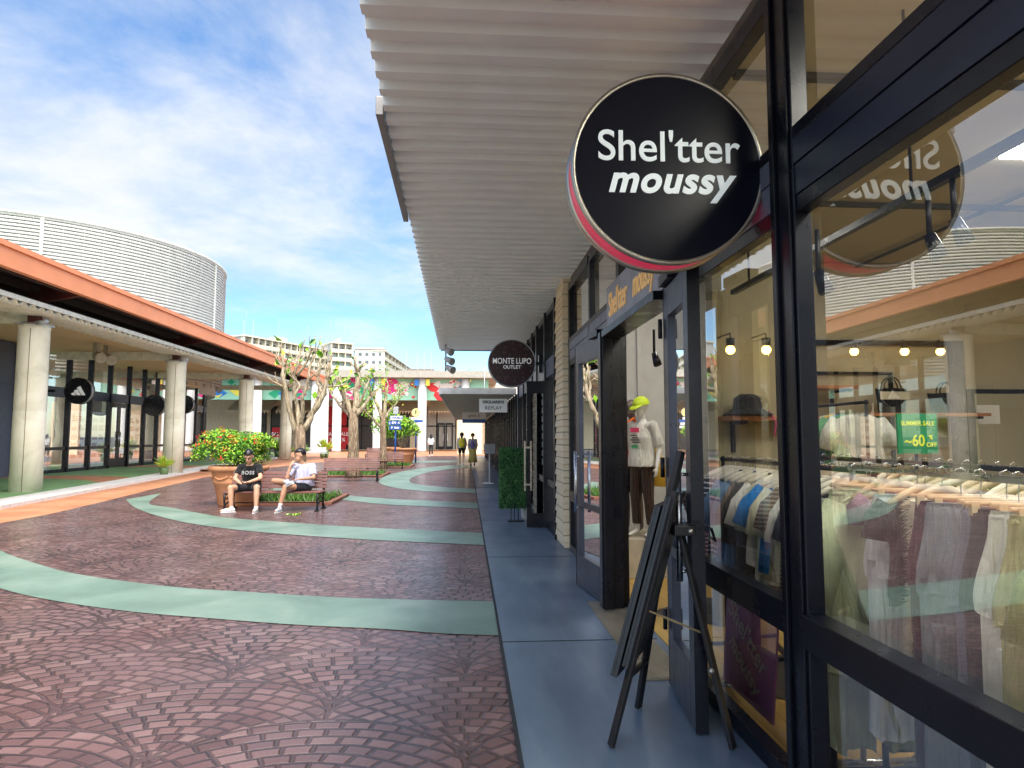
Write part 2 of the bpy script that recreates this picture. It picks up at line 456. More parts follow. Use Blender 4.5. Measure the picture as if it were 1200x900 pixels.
band('green_band', [(-7.98, 18.2), (-7.06, 15.53), (-6.19, 14.58), (-4.52, 12.84), (-3.21, 12.02), (-1.77, 11.26), (-.63, 10.79), (WE - .01, 10.45)],
     [(-8.04, 16.5), (-6.82, 14.46), (-5.3, 12.52), (-3.98, 11.31), (-2.82, 10.57), (-1.57, 9.97), (-.55, 9.59), (WE - .01, 9.3)], .006, BAND)
band('green_band', [(-5.6, 20.6), (-3.62, 17.97), (-1.98, 16.35), (WE - .01, 15.1)], [(-5.4, 18.4), (-3.32, 16.51), (-1.79, 14.95), (WE - .01, 13.98)], .006, BAND, 24)
band('green_band', [(WE - .01, 34.9), (-1.14, 33.91), (-2.5, 29.78), (-2.99, 25.97), (-2.9, 22.58), (-2.33, 20.27), (-1.33, 18.6), (WE - .01, 17.7)],
     [(WE - .01, 31.6), (-.46, 31.2), (-1.49, 28.31), (-1.93, 24.83), (-1.89, 22.51), (-1.49, 20.92), (-.66, 19.83), (WE - .01, 19.14)], .006, BAND)
band('green_band', [(-7.4, 31), (-5.2, 27.2), (-3.6, 26.6)], [(-7.2, 29), (-5.2, 25.6), (-3.6, 25)], .006, BAND, 12)
band('green_band', [(WE - .01, 41.5), (-2.2, 41), (-5, 38.5)], [(WE - .01, 38.5), (-2, 38), (-4.6, 36)], .006, BAND, 12)

# ------------------------------------------------------------------ right shop: frame, glass, doors
XG, XF = 1.415, 1.36                 # glass plane, frame face
shop = thing('clothing_shop', 'nearest clothing shop on the right, black framed glass front with open double doors', 'shop', (1.4, 3, 0))
Y0, Y1 = -2.2, 8.84
def mullion(y0, y1, z0=0.02, z1=3.5, x0=XF, x1=1.425, m=BLACK, nm='mullion'):
    mb = MB(); mb.box(x0, x1, y0, y1, z0, z1); return mb.build(nm, m, shop, bevel=.004)
mullion(2.62, 2.82, .02, 3.56, 1.355, 1.43)
mb = MB(); mb.box(1.338, 1.3549, 2.76, 2.80, .02, 3.56); mb.box(1.343, 1.3549, 2.64, 2.67, .02, 3.56); mb.build('mullion_cover', BLACK, shop, bevel=.003)
for y0, y1 in ((-2.2, -2.1), (-.55, -.45), (3.98, 4.06), (5.84, 5.95), (7.25, 7.33), (8.74, 8.84)): mullion(y0, y1)
def rail(y0, y1, z0, z1, x0=XF - .008, x1=1.425, m=BLACK, nm='rail', bevel=.004):
    mb = MB(); mb.box(x0, x1, y0, y1, z0, z1); return mb.build(nm, m, shop, bevel=bevel)
for y0, y1 in ((-2.1, -.55), (-.45, 2.62), (2.82, 3.98), (5.95, 7.25), (7.33, 8.74)):
    rail(y0, y1, .02, .10)
    proud = .02 if y1 == 2.62 else 0
    rail(y0, y1, .665, .795, XF - .01 - proud)
    rail(y0, y1, 2.43, 2.50, XF + .005)
for y0, y1 in ((-2.1, -.55), (-.45, 2.62), (2.82, 3.98), (4.06, 5.84), (5.95, 7.25), (7.33, 8.74)):
    rail(y0, y1, 3.44, 3.54)
    col = NAVY if y1 <= 2.65 else LILAC
    rail(y0, y1, 2.503, 2.63, XF + .002, m=col, nm='fascia_panel', bevel=.002)
    rail(y0, y1, 2.634, 2.74, XF - .004, m=col, nm='fascia_panel', bevel=.002)
    rail(y0, y1, 2.744, 2.80, XF - .002)
def pane(y0, y1, z0, z1, par=shop, x=XG, m=GLASS):
    mb = MB(); mb.quad((x, y0, z0), (x, y0, z1), (x, y1, z1), (x, y1, z0)); return mb.build('glass_pane', m, par)
for y0, y1 in ((-2.1, -.55), (-.45, 2.62), (2.82, 3.98), (5.95, 7.25), (7.33, 8.74)):
    pane(y0, y1, .10, .665); pane(y0, y1, .795, 2.43)
for y0, y1 in ((-2.1, -.55), (-.45, 2.62), (2.82, 3.98), (4.06, 5.84), (5.95, 7.25), (7.33, 8.74)): pane(y0, y1, 2.80, 3.44)
# sign board over the door
mb = MB(); mb.box(1.225, 1.345, 4.05, 5.72, 2.42, 2.80)
sb = mb.build('name_board', mat('board_grey', (.27, .28, .33), .4, .3), shop, bevel=.004)
GOLD = mat('gold_letters', (.75, .45, .16), .35, .3, emit=.25)
mb = MB(); mb.text("Shel'tter", .29, tm((1.222, 5.62, 2.61), FACE_MX), .004, .001, align='LEFT', sx=.66); mb.build('lettering', GOLD, sb)
mb = MB(); mb.text("moussy", .27, tm((1.222, 4.80, 2.61), FACE_MX), .004, .003, .25, align='LEFT', sx=.68); mb.build('lettering', GOLD, sb)
# folded-back doors
def door(name, hy, fy, x_h, x_f, handle_at):
    """leaf from its hinge edge (x_h, hy) to its free edge (x_f, fy)"""
    a, b = Vector((x_h, hy, 0)), Vector((x_f, fy, 0)); d = (b - a).normalized(); L = (b - a).length
    n = Vector((-d.y, d.x, 0)); n = n if n.x < 0 else -n
    t = .025
    def P(s, o, z): return a + d * s + n * o + Vector((0, 0, z))
    def blk(mb, s0, s1, z0, z1, o0=-t, o1=t): mb.prism([P(s0, o0, z0), P(s1, o0, z0), P(s1, o1, z0), P(s0, o1, z0)], (0, 0, z1 - z0))
    mb = MB(); blk(mb, 0, .11, .03, 2.40); blk(mb, L - .11, L, .03, 2.40); blk(mb, .1102, L - .1102, .03, .33); blk(mb, .1102, L - .1102, 2.22, 2.40)
    blk(mb, .1102, L - .1102, .80, .86)
    dr = mb.build(name, DOORM, shop, bevel=.003)
    mb = MB(); blk(mb, L + .0005, L + .012, .03, 2.40, -t - .012, t + .003); blk(mb, -.03, -.001, .03, 2.40, -t - .02, t); mb.build('edge_strip', BLACK, dr)
    mb = MB(); mb.quad(P(.11, 0, .33), P(L - .11, 0, .33), P(L - .11, 0, .80), P(.11, 0, .80)); mb.build('glass_pane', GLASSD2, dr)
    mb = MB(); mb.quad(P(.11, 0, .86), P(L - .11, 0, .86), P(L - .11, 0, 2.22), P(.11, 0, 2.22)); mb.build('glass_pane', GLASSD2, dr)
    s = handle_at * L
    mb = MB(); mb.tube([P(s, .07, .75), P(s, .07, 1.35)], .016, 10)
    for z in (.8, 1.3): mb.tube([P(s, .02, z), P(s, .07, z)], .009, 8)
    mb.build('handle', STEEL, dr)
    for z in (.35, 1.25, 2.1): mb = MB(); mb.tube([P(-.015, t + .02, z), P(-.015, t + .02, z + .12)], .014, 8); mb.build('hinge', BLACK, dr)
    mb = MB(); blk(mb, .03, .3, 2.41, 2.47, -.02, .06); blk(mb, -.18, .1, 2.475, 2.49, -.1, -.08); mb.build('door_closer', BLACK, dr)
    return dr
DOORM = mat('door_metal', (.055, .06, .085), .32, .4, var=.1, scale=2)
GLASSD2 = m_glass('door_glass', (.82, .86, .86), 1.6, .34)
door('door', 3.99, 3.36, 1.235, 1.17, .86)
door('door', 5.90, 6.72, 1.235, 1.13, .84)
# deep dark post beside the far door
mb = MB(); mb.box(1.165, 1.355, 5.74, 5.838, .02, 2.415); mb.box(1.18, 1.26, 5.70, 5.739, .02, 2.41); mb.build('door_post', BLACK, shop, bevel=.004)
mb = MB(); mb.box(1.17, 1.358, 4.08, 5.7, 2.36, 2.418); mb.build('door_head', BLACK, shop, bevel=.003)
mb = MB(); mb.box(1.08, 1.36, 4.1, 6.02, .0185, .028); mat_o = mb.build('threshold', mat('threshold', (.30, .26, .19), .4, .5), shop)
mb = MB()
for i in range(16): mb.box(1.095 + i * .0165, 1.104 + i * .0165, 4.12, 6.0, .0285, .032)
mb.build('grating', mat('threshold_rib', (.42, .38, .30), .4, .7), mat_o)

# interior
IN = mat('interior_wall', (.44, .39, .28), .8, var=.04, scale=1)
IN2 = mat('interior_ceiling', (.45, .42, .32), .8, var=.04, scale=1)
mb = MB(); mb.box(1.435, 9, -2.4, 9.4, -.2, .02); mb.build('shop_floor', WOODF, shop)
DARKF = mat('dark_floor', (.02, .02, .025), .35)
mb = MB()
for y in (1.2, 2.6, 4.0, 5.6): mb.poly([(1.5, y, .024), (2.1, y - .5, .024), (2.8, y - .2, .024), (3.2, y + .5, .024), (2.1, y + .5, .024)])
mb.build('floor_inlay', DARKF, shop)
mb = MB(); mb.box(1.45, 9.2, -2.5, 9.4, 3.56, 3.62); mb.build('ceiling', IN2, shop)
mb = MB(); mb.box(9, 9.2, -2.4, 9.4, 0, 3.56); mb.build('wall', IN, shop)
mb = MB(); mb.box(1.45, 9, -2.6, -2.4, 0, 3.56); mb.build('wall', IN, shop)
mb = MB(); mb.box(1.45, 9, 8.9, 9.1, 0, 3.56); mb.build('wall', IN, shop)
mb = MB(); mb.box(3.2, 8.99, 7.5, 7.6, .02, 3.55); mb.build('partition', IN, shop)
mb = MB(); mb.box(1.98, 2.72, 5.2, 5.35, .02, 3.55); mb.build('partition', mat('olive_wall', (.30, .265, .16), .8, var=.05), shop)
mb = MB(); mb.box(1.46, 3.19, 8.3, 8.36, .02, 3.5); mb.box(2.15, 2.2, 8.24, 8.299, .02, 3.4); mb.build('partition', WHITE, shop)
mb = MB()
for y in (1.5, 3.5, 5.5): mb.box(1.5, 8.9, y, y + .05, 3.52, 3.558)
mb.box(4.6, 4.64, -2.3, 8.8, 3.50, 3.519)
mb.build('ceiling_joint', mat('dark_line', (.06, .06, .05), .7), shop)
mb = MB(); mb.box(3.9, 4.7, 3.9, 4.5, 3.535, 3.555); mb.build('ceiling_panel_and_fill_light', mat('panel_and_fill_light', (1, .96, .86), .5, emit=42, var=0), shop)
for yy in (-.2, 1.1):  # glowing panels added out of view to light the garments by the window
    mb = MB(); mb.box(2.0, 2.5, yy, yy + .9, 3.535, 3.555); mb.build('ceiling_panel_and_fill_light', _mats['panel_and_fill_light'], shop)
mb = MB(); mb.box(3.0, 3.8, 1.0, 1.6, 3.535, 3.555); mb.build('ceiling_panel_and_fill_light', _mats['panel_and_fill_light'], shop)
mb = MB(); mb.box(5.4, 6.2, 1.6, 2.2, 3.535, 3.555); mb.build('ceiling_panel_and_fill_light', _mats['panel_and_fill_light'], shop)
mb = MB(); mb.box(2.0, 2.6, 6.2, 6.6, 3.535, 3.555); mb.build('ceiling_panel_and_fill_light', _mats['panel_and_fill_light'], shop)
# framed alcove on the partition
mb = MB()
for a in ((3.3, 3.36, 7.44, 7.498, .3, 2.62), (5.70, 5.83, 7.40, 7.498, .05, 2.62), (3.361, 5.699, 7.44, 7.498, 2.56, 2.62), (3.361, 4.95, 7.45, 7.498, 2.22, 2.25), (4.95, 4.98, 7.45, 7.498, .3, 2.25), (3.9, 3.93, 7.45, 7.498, 2.251, 2.559)): mb.box(*a)
mb.build('alcove_frame', BLACK, shop)
mb = MB()
for a in ((5.90, 5.95, 7.42, 7.498, .1, 2.05), (6.9, 6.95, 7.42, 7.498, .1, 2.05), (5.951, 6.899, 7.42, 7.498, 2.0, 2.05)): mb.box(*a)
mf = mb.build('mirror_frame', BLACK, shop)
mb = MB(); mb.box(5.951, 6.899, 7.46, 7.48, .1, 1.999); mb.build('mirror', mat('mirror', (.8, .82, .8), .04, 1, var=0), mf)

# ------------------------------------------------------------------ corrugated canopy above the walkway
def corrugated(y0, y1, z, x0f, x1, pitch, dep, th=.0):
    mb = MB(); prev = None; y = y0; i = 0
    prof = [(0, 0), (.40, 0), (.47, dep), (.93, dep), (1.0, 0)]
    pts = []
    while y < y1:
        for f, h in prof[:-1]: pts.append((y + f * pitch, z + h))
        y += pitch
    for (ya, za) in pts:
        xa = x0f(ya); a = mb.bm.verts.new((xa, ya, za)); b = mb.bm.verts.new((x1, ya, za)); 
        if prev: mb._f([prev[0], prev[1], b, a])
        prev = (a, b)
    return mb, pts
xe = lambda y: -.545 - (y - 3) * .011
mb, pts = corrugated(-6.0, 16.7, 3.66, xe, 1.62, .205, .055)
can = tag(mb.build('ribbed_soffit', SOFFIT), 'broad white ribbed metal canopy over the walkway on the right, above both round signs', 'canopy')
mb = MB(); mb.poly([(xe(-6) + .01, -6, 3.80), (xe(16.7) + .01, 16.7, 3.80), (1.7, 16.7, 3.86), (1.7, -6, 3.86)]); mb.build('roof_sheet', GALV, can)
mb = MB(); mb.box(-.66, 1.3, 16.705, 16.76, 3.64, 3.84); mb.build('end_flashing', GALV, can)
mb = MB(); mb.bar((xe(4.35) - .035, 4.35, 3.71), (xe(6.6) - .035, 6.6, 3.71), .05, .13); mb.build('gutter', mat('grey_flashing', (.26, .25, .25), .45, .3), can, bevel=.004)
mb = MB(); mb.box(1.40, 1.47, -6, 8.84, 3.545, 3.655); mb.box(1.40, 1.47, 9.66, 16.7, 3.545, 3.655); mb.build('wall_plate', mat('brown_grey_steel', (.12, .10, .09), .6), can)  # plate in one dark brown-grey colour
mb = MB()
for k in range(int(22.7 / .205)):
    yy = -6 + k * .205 + .145
    for xx in (1.05, .35): mb.box(xx, xx + .06, yy - .012, yy + .012, 3.7135, 3.716)
mb.build('fixing_strip', mat('fixing', (.75, .74, .72), .3, .4), can)

# ------------------------------------------------------------------ round hanging signs
FACEB = mat('sign_face_navy', (.004, .005, .012), .3, 0, var=0, spec=.25)
FACEW = mat('letter_white', (.72, .78, .78), .4, var=0, emit=.3)
def round_sign(Y, cx, cz, r, name_label, text_fn, side, rimm, facem, th=.17, both=True, cat='round sign'):
    c = Vector((cx, Y + th / 2, cz))
    t = thing('round_sign', name_label, cat, tuple(c))
    mb = MB(); mb.disc(c, (0, 1, 0), r * .972, th - .02, 96); mb.build('drum', side, t)
    for s in (-1, 1):
        mb = MB(); y = c.y + s * (th / 2 - .012)
        n = 96; prof = [(r * .955, -.014), (r * .972, -.016), (r, -.010), (r, .012), (r * .955, .012)]
        rings = [[mb.bm.verts.new((cx + q * math.cos(2 * PI * k / n), y + z * s, cz + q * math.sin(2 * PI * k / n))) for k in range(n)] for q, z in prof]
        for i in range(len(prof)):
            A, B = rings[i], rings[(i + 1) % len(prof)]
            for k in range(n): mb._f([A[k], A[(k + 1) % n], B[(k + 1) % n], B[k]], True)
        bmesh.ops.recalc_face_normals(mb.bm, faces=mb.bm.faces)
        mb.build('rim', rimm, t)
        mb = MB(); mb.disc((cx, c.y + s * (th / 2 + .001 - .006), cz), (0, 1, 0), r * .957, .01, 96); f = mb.build('face_panel', facem, t)
        if s < 0: text_fn(f, cx, c.y - th / 2 - .002, cz, r, FACE_CAM)
        else: text_fn(f, cx, c.y + th / 2 + .002, cz, r, Matrix.Rotation(PI, 4, 'Z') @ FACE_CAM)
    return t
def txt1(f, cx, y, cz, r, face):
    mb = MB(); mb.text("Shel'tter", r * .45, tm((cx - .0, y, cz + r * .20), face), .003, .0012, sx=.97); mb.build('lettering', FACEW, f)
    mb = MB(); mb.text("moussy", r * .39, tm((cx, y, cz - r * .14), face), .003, .0056, .28, sx=.98, space=1.1); mb.build('lettering', FACEW, f)
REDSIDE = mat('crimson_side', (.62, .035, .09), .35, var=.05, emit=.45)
s1 = round_sign(2.93, .925, 2.735, .455, "large navy disc sign lettered Shel'tter moussy with a crimson side, nearest of the hanging signs", txt1, REDSIDE, BRASSW, FACEB, .18)
mb = MB(); mb.bar((1.37, 3.02, 2.735), (1.2, 3.02, 2.735), .09, .07)
mb.build('bracket', BLACK, s1, bevel=.003); mb = MB(); mb.box(1.225, 1.29, 2.98, 3.0, 2.56, 2.90); mb.build('bracket_plate', BLACK, s1, bevel=.002)
for z in (2.6, 2.66, 2.80, 2.86):
    for x in (1.243, 1.272): mb = MB(); mb.tube([(x, 2.979, z), (x, 2.962, z)], .009, 6); mb.build('bolt', mat('bolt', (.03, .03, .035), .3, .6), s1)
BROWNF = mat('sign_face_brown', (.035, .012, .018), .25, var=.1)
BOLDW = mat('letter_white2', (.8, .8, .8), .4, var=0, emit=.2)
def txt2(f, cx, y, cz, r, face):
    mb = MB(); mb.text("MONTE LUPO", r * .34, tm((cx, y, cz + r * .08), face), .003, .0012, sx=.76); mb.build('lettering', BOLDW, f); mb = MB(); mb.text("OUTLET", r * .2, tm((cx, y, cz - r * .17), face), .003, .001); mb.build('lettering', BOLDW, f)
s2 = round_sign(11.4, .775, 2.755, .415, 'dark brown disc sign lettered MONTE LUPO OUTLET, second along the walkway', txt2, mat('brown_side', (.10, .05, .05), .5), GALV, BROWNF, .14)
mb = MB(); mb.bar((1.34, 11.47, 2.755), (1.15, 11.47, 2.755), .07, .06); mb.box(1.24, 1.3, 11.4, 11.54, 2.6, 2.9); mb.build('bracket', BLACK, s2)

# ------------------------------------------------------------------ cream siding pier and the second shop
mb = MB(); mb.box(1.30, 1.6, 8.86, 9.62, .02, 3.64)
for k in range(20): mb.prism([(1.30, 8.855, .10 + k * .17), (1.278, 8.855, .105 + k * .17), (1.30, 8.855, .27 + k * .17)], (0, .77, 0))
for k in range(20): mb.prism([(1.282, 8.86, .10 + k * .17), (1.282, 8.838, .105 + k * .17), (1.282, 8.86, .27 + k * .17)], (.3, 0, 0))
one('siding_pier', mb, SIDING, 'cream weatherboarded pier between the clothing shop and the shop with the dark brown sign', 'wall pier')
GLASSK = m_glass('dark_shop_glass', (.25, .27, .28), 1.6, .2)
def black_front(label, y0, y1, zt, ms, panels=(), z_mid=2.45, fascia=LILAC, cat='shop', rail_z=.72):
    t = thing('shop_front', label, cat, (1.4, (y0 + y1) / 2, 0))
    ys = [y0] + list(ms) + [y1]
    for y in ys:
        mb = MB(); mb.box(1.27, 1.42, y - .045, y + .045, .019, zt); mb.build('mullion', BLACK, t)
    for i in range(len(ys) - 1):
        a, b = ys[i] + .046, ys[i + 1] - .046
        mb = MB(); mb.bm.free()
        for q in ((.019, .12), (rail_z, rail_z + .1), (zt - .1, zt)): mb = MB(); mb.box(1.3, 1.4, a, b, *q); mb.build('rail', BLACK, t)
        if z_mid < zt - .3:
            mb = MB(); mb.box(1.295, 1.4, a, b, z_mid, z_mid + .28); mb.build('fascia_panel', fascia, t)
            mb = MB(); mb.quad((1.35, a, z_mid + .28), (1.35, a, zt - .1), (1.35, b, zt - .1), (1.35, b, z_mid + .28)); mb.build('glass_pane', GLASSD, t)
        tp = z_mid if z_mid < zt - .3 else zt - .1
        mm = panels[i % len(panels)] if panels else GLASSK
        mb = MB(); mb.quad((1.35, a, .12), (1.35, a, rail_z), (1.35, b, rail_z), (1.35, b, .12)); mb.build('glass_pane', mm, t)
        mb = MB(); mb.quad((1.35, a, rail_z + .1), (1.35, a, tp), (1.35, b, tp), (1.35, b, rail_z + .1)); mb.build('glass_pane', mm, t)
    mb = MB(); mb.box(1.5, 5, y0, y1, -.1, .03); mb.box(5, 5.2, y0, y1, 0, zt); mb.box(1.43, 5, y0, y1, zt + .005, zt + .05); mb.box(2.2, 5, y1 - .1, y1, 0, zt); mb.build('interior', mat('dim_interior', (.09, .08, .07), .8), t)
    return t
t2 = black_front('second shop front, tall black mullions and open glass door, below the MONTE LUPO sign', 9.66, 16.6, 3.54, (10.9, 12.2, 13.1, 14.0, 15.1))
# its open door and handles
mb = MB()
for a in ((.98, 1.05, 10.86, 10.92, .03, 2.4), (1.25, 1.29, 10.86, 10.92, .03, 2.4), (1.051, 1.249, 10.86, 10.92, .03, .25), (1.051, 1.249, 10.86, 10.92, 2.2, 2.4)): mb.box(*a)
d2 = mb.build('door', BLACK, t2)
mb = MB(); mb.box(1.051, 1.249, 10.885, 10.895, .25, 2.2); mb.build('glass_pane', GLASSK, d2)
mb = MB()
for (x, y) in ((.93, 10.80), (1.03, 10.80)): mb.box(x, x + .025, y, y + .03, .62, 1.42); 
for z in (.7, 1.3): mb.box(.94, 1.05, 10.83, 10.86, z, z + .03)
mb.build('handle', mat('handle_steel', (.5, .45, .38), .3, .9), d2)
mb = MB()
for k in range(9): mb.box(1.33, 1.34, 10.0, 10.12, 1.0 + k * .15, 1.1 + k * .15)
mb.build('window_sticker', mat('sticker', (.6, .68, .7), .5), t2)

# low canopy and the shops beneath it
lc = thing('low_canopy', 'low flat grey canopy further along the walkway, a small white sign under its edge', 'canopy', (.4, 30, 2.58))
mb = MB(); mb.box(-.68, 1.3, 17.55, 47, 2.62, 2.70); mb.build('roof_slab', mat('canopy_grey', (.30, .31, .34), .5, .2), lc)
mb = MB(); mb.box(-.70, 1.3, 17.46, 17.549, 2.60, 2.76); mb.box(-.74, -.681, 17.55, 47, 2.59, 2.76); mb.build('fascia', GALV, lc)
mb = MB()
for k in range(60): mb.box(-.67, 1.29, 17.7 + k * .48, 18.0 + k * .48, 2.605, 2.6195)
mb.build('soffit_plank', mat('canopy_soffit', (.42, .41, .36), .6), lc)
def box_sign(name_label, Y, x0, x1, z0, z1, body, rows, letter, under=None):
    t = thing('hanging_sign', name_label, 'sign', ((x0 + x1) / 2, Y, z0))
    mb = MB(); mb.box(x0, x1, Y, Y + .09, z0, z1); mb.build('sign_box', body, t, bevel=.006)
    for (s, size, zz_, bold, sh) in rows: mb = MB(); mb.text(s, size, tm(((x0 + x1) / 2, Y - .003, zz_)), .002, bold, sh); mb.build('lettering', letter, t)
    mb = MB()
    for x in (x0 + .1, x1 - .1): mb.tube([(x, Y + .045, z1), (x, Y + .045, 2.605)], .01, 6)
    mb.build('hanger_rod', GALV, t)
    if under: mb = MB(); mb.box(x0, x1, Y + .1, Y + .14, z0 - .16, z0 - .02); mb.build('blue_strip', under, t)
    return t
box_sign('white hanging sign lettered DSQUARED2 REPLAY under the low canopy', 17.7, .33, 1.08, 2.13, 2.49, mat('sign_white', (.66, .66, .64), .5, var=.03, emit=.1), [('DSQUARED2', .1, 2.40, .004, 0), ('REPLAY', .135, 2.24, 0, 0)], BLACK)
box_sign('small cream hanging sign lettered agnès b. with a blue strip under it', 25.5, -.17, .72, 2.16, 2.41, mat('sign_cream', (.62, .56, .5), .5, var=.03, emit=.05), [('agnès b.', .15, 2.28, 0, .3)], BLACK, mat('blue_sign', (.03, .12, .4), .5))
CREAMW = mat('cream_panel', (.62, .52, .36), .7)
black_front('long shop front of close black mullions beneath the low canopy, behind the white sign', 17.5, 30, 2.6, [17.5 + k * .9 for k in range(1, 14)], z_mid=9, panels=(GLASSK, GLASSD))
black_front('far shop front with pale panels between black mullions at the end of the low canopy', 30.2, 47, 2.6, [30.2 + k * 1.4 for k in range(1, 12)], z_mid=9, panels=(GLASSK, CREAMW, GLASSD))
mb = MB(); mb.box(1.32, 5, 16.7, 17.42, .0, 3.0); one('return_wall', mb, mat('grey_render', (.30, .31, .33), .7), 'grey rendered wall where the low canopy starts behind the second shop', 'wall')
mb = MB(); mb.box(-.4, 1.2, 47.3, 47.6, .0, 2.9); one('siding_pier', mb, SIDING, 'pale yellow boarded wall closing the end of the low canopy', 'wall pier') if False else mb.bm.free()
# shingled cone roof behind the low canopy
mb = MB(); n = 10
base = [Vector((3.6 + 3.4 * math.cos(2 * PI * (k + .5) / n), 33 + 3.4 * math.sin(2 * PI * (k + .5) / n), 2.95)) for k in range(n)]
for j in range(9):
    for k in range(n):
        a, b = base[k], base[(k + 1) % n]; top = Vector((3.6, 33, 5.95)); f0, f1 = j / 9, (j + 1) / 9
        o = Vector((0, 0, -.05))
        mb.quad(a.lerp(top, f0) + o, b.lerp(top, f0) + o, b.lerp(top, f1), a.lerp(top, f1))
tr = thing('shingled_roof', 'small grey-beige shingled conical roof rising behind the low canopy beside the brown disc sign', 'roof', (3.6, 33, 2.9))
mb.build('shingles', mat('shingle', (.42, .38, .33), .8, var=.25, scale=14, bump=.5), tr)
mb = MB(); mb.tube([(3.6, 33, 5.8), (3.6, 33, 6.5)], .03, 6); mb.build('finial', GALV, tr)
mb = MB(); mb.lathe([(3.1, 0), (3.1, 3.0)], (5.2, 33, 0), 20) if False else mb.lathe([(2.0, 0), (2.0, 2.99)], (3.6, 33, 0), 20); mb.build('wall', CREAMW, tr)

# floodlights on the canopy end and the roof aerial
fl = thing('floodlight', 'cluster of three small spotlights clamped to the far corner of the ribbed canopy', 'spotlights', (-.45, 15.6, 3.6))
mb = MB(); mb.tube([(-.5, 15.6, 3.65), (-.5, 15.6, 3.02)], .02, 8); mb.build('rod', GALV, fl)
for k, z in enumerate((3.5, 3.28, 3.08)):
    mb = MB(); mb.tube([(-.52 + .02 * k, 15.58, z + .04), (-.38 + .02 * k, 15.45, z - .05), (-.36 + .02 * k, 15.43, z - .06)], [.05, .085, .09], 14); mb.build('lamp_head', mat('lamp_grey', (.5, .48, .42), .5), fl)
ae = thing('tv_aerial', 'thin television aerial standing above the roofs left of the brown disc sign', 'aerial', (1.0, 36, 2.7))
mb = MB(); mb.tube([(.95, 36, 2.7), (.95, 36, 5.2)], .025, 6); mb.build('mast', GALV, ae)
mb = MB()
for z in (5.1, 4.75):
    mb.tube([(.0, 36, z), (1.4, 36, z)], .012, 5)
    for k in range(6): mb.tube([(.1 + k * .2, 35.8, z), (.1 + k * .2, 36.2, z)], .008, 5)
mb.build('antenna_arm', GALV, ae)
# ------------------------------------------------------------------ left arcade building
XL = -16.0
lb = thing('arcade_shop', 'sports shop along the left arcade with black framed glazing, orange roof edge and plank soffit', 'shop', (-17, 26, .07))
GREYW = mat('slate_wall', (.085, .10, .14), .6, var=.08)
mb = MB(); mb.box(XL - .3, XL, 2, 24.7, .07, 4.8)
mb.build('side_wall', GREYW, lb)
mb = MB()
for y in (8, 12, 16, 20, 22.6): mb.box(XL - .02, XL + .012, y, y + .03, .08, 4.79)
mb.box(XL - .02, XL + .012, 2, 24.69, 3.3, 3.33)
for y in (14.0, 21.4): mb.box(XL - .02, XL + .02, y, y + 1.0, .1, 2.5)
mb.build('wall_panel_joint', mat('slate_dark', (.05, .06, .085), .6), lb)
GM = [24.7, 26.35, 27.9, 29.45, 31.0, 32.7, 34.2, 35.6, 37.1]
def mull(y, x=XL, z1=4.8, w=.1, par=lb):
    mb = MB(); mb.box(x - .12, x + .1, y - w / 2, y + w / 2, .07, z1); mb.build('mullion', BLACK, par)
for y in GM: mull(y)
for i in range(len(GM) - 1):
    a, b = GM[i] + .052, GM[i + 1] - .052
    dr = i == 4
    mb = MB(); mb.box(XL - .08, XL + .05, a, b, 3.02, 3.42); mb.build('transom', NAVY, lb)
    if not dr: mb = MB(); mb.box(XL - .06, XL + .05, a, b, .95, 1.07); mb.build('rail', BLACK, lb); mb = MB(); mb.box(XL - .06, XL + .05, a, b, .07, .2); mb.build('rail', BLACK, lb)
    mb = MB(); mb.quad((XL, a, 3.42), (XL, b, 3.42), (XL, b, 4.8), (XL, a, 4.8)); mb.build('glass_pane', GLASSD2, lb)
    if dr:
        for y0, y1 in ((a, (a + b) / 2 - .005), ((a + b) / 2 + .005, b)):
            mb = MB()
            for q in ((y0, y0 + .12, .1, 3.0), (y1 - .12, y1, .1, 3.0), (y0 + .121, y1 - .121, .1, .5), (y0 + .121, y1 - .121, 2.8, 3.0)): mb.box(XL - .03, XL + .03, *q)
            d = mb.build('door', BLACK, lb)
            mb = MB(); mb.quad((XL, y0 + .12, .5), (XL, y1 - .12, .5), (XL, y1 - .12, 2.8), (XL, y0 + .12, 2.8)); mb.build('glass_pane', GLASSD2, d)
            hy = y1 - .06 if y0 == a else y0 + .06
            mb = MB(); mb.tube([(XL + .08, hy, 1.0), (XL + .08, hy, 1.7)], .02, 8); mb.build('handle', STEEL, d)
    else:
        mb = MB(); mb.quad((XL, a, .2), (XL, b, .2), (XL, b, .95), (XL, a, .95)); mb.build('glass_pane', GLASSD2, lb)
        mb = MB(); mb.quad((XL, a, 1.07), (XL, b, 1.07), (XL, b, 3.02), (XL, a, 3.02)); mb.build('glass_pane', GLASSD2, lb)
# inside of the sports shop
mb = MB(); mb.box(-24, XL - .3, 24, 46, 0, .06); mb.box(-24.2, -24, 22, 46, .06, 4.8); mb.box(-24, XL - .15, 23.9, 24.1, .06, 4.8)
mb.build('interior', mat('white_interior', (.55, .55, .52), .7), lb)
mb = MB()
for y in (26, 29, 34, 36): mb.box(-17.9, -17.5, y, y + .45, .06, 4.7)
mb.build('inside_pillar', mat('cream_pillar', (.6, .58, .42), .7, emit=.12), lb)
mb = MB()
random.seed(3)
for y0 in (25.2, 27.3, 30, 31.6, 35):
    for z in (.5, .9, 1.3, 1.7, 2.1, 2.5): mb.box(-17.4, -17.0, y0, y0 + 1.1, z, z + .04)
    for yy in (y0, y0 + .55, y0 + 1.08): mb.box(-17.38, -17.02, yy, yy + .03, .06, 2.6)
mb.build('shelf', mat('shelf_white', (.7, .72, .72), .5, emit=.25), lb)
mb = MB()
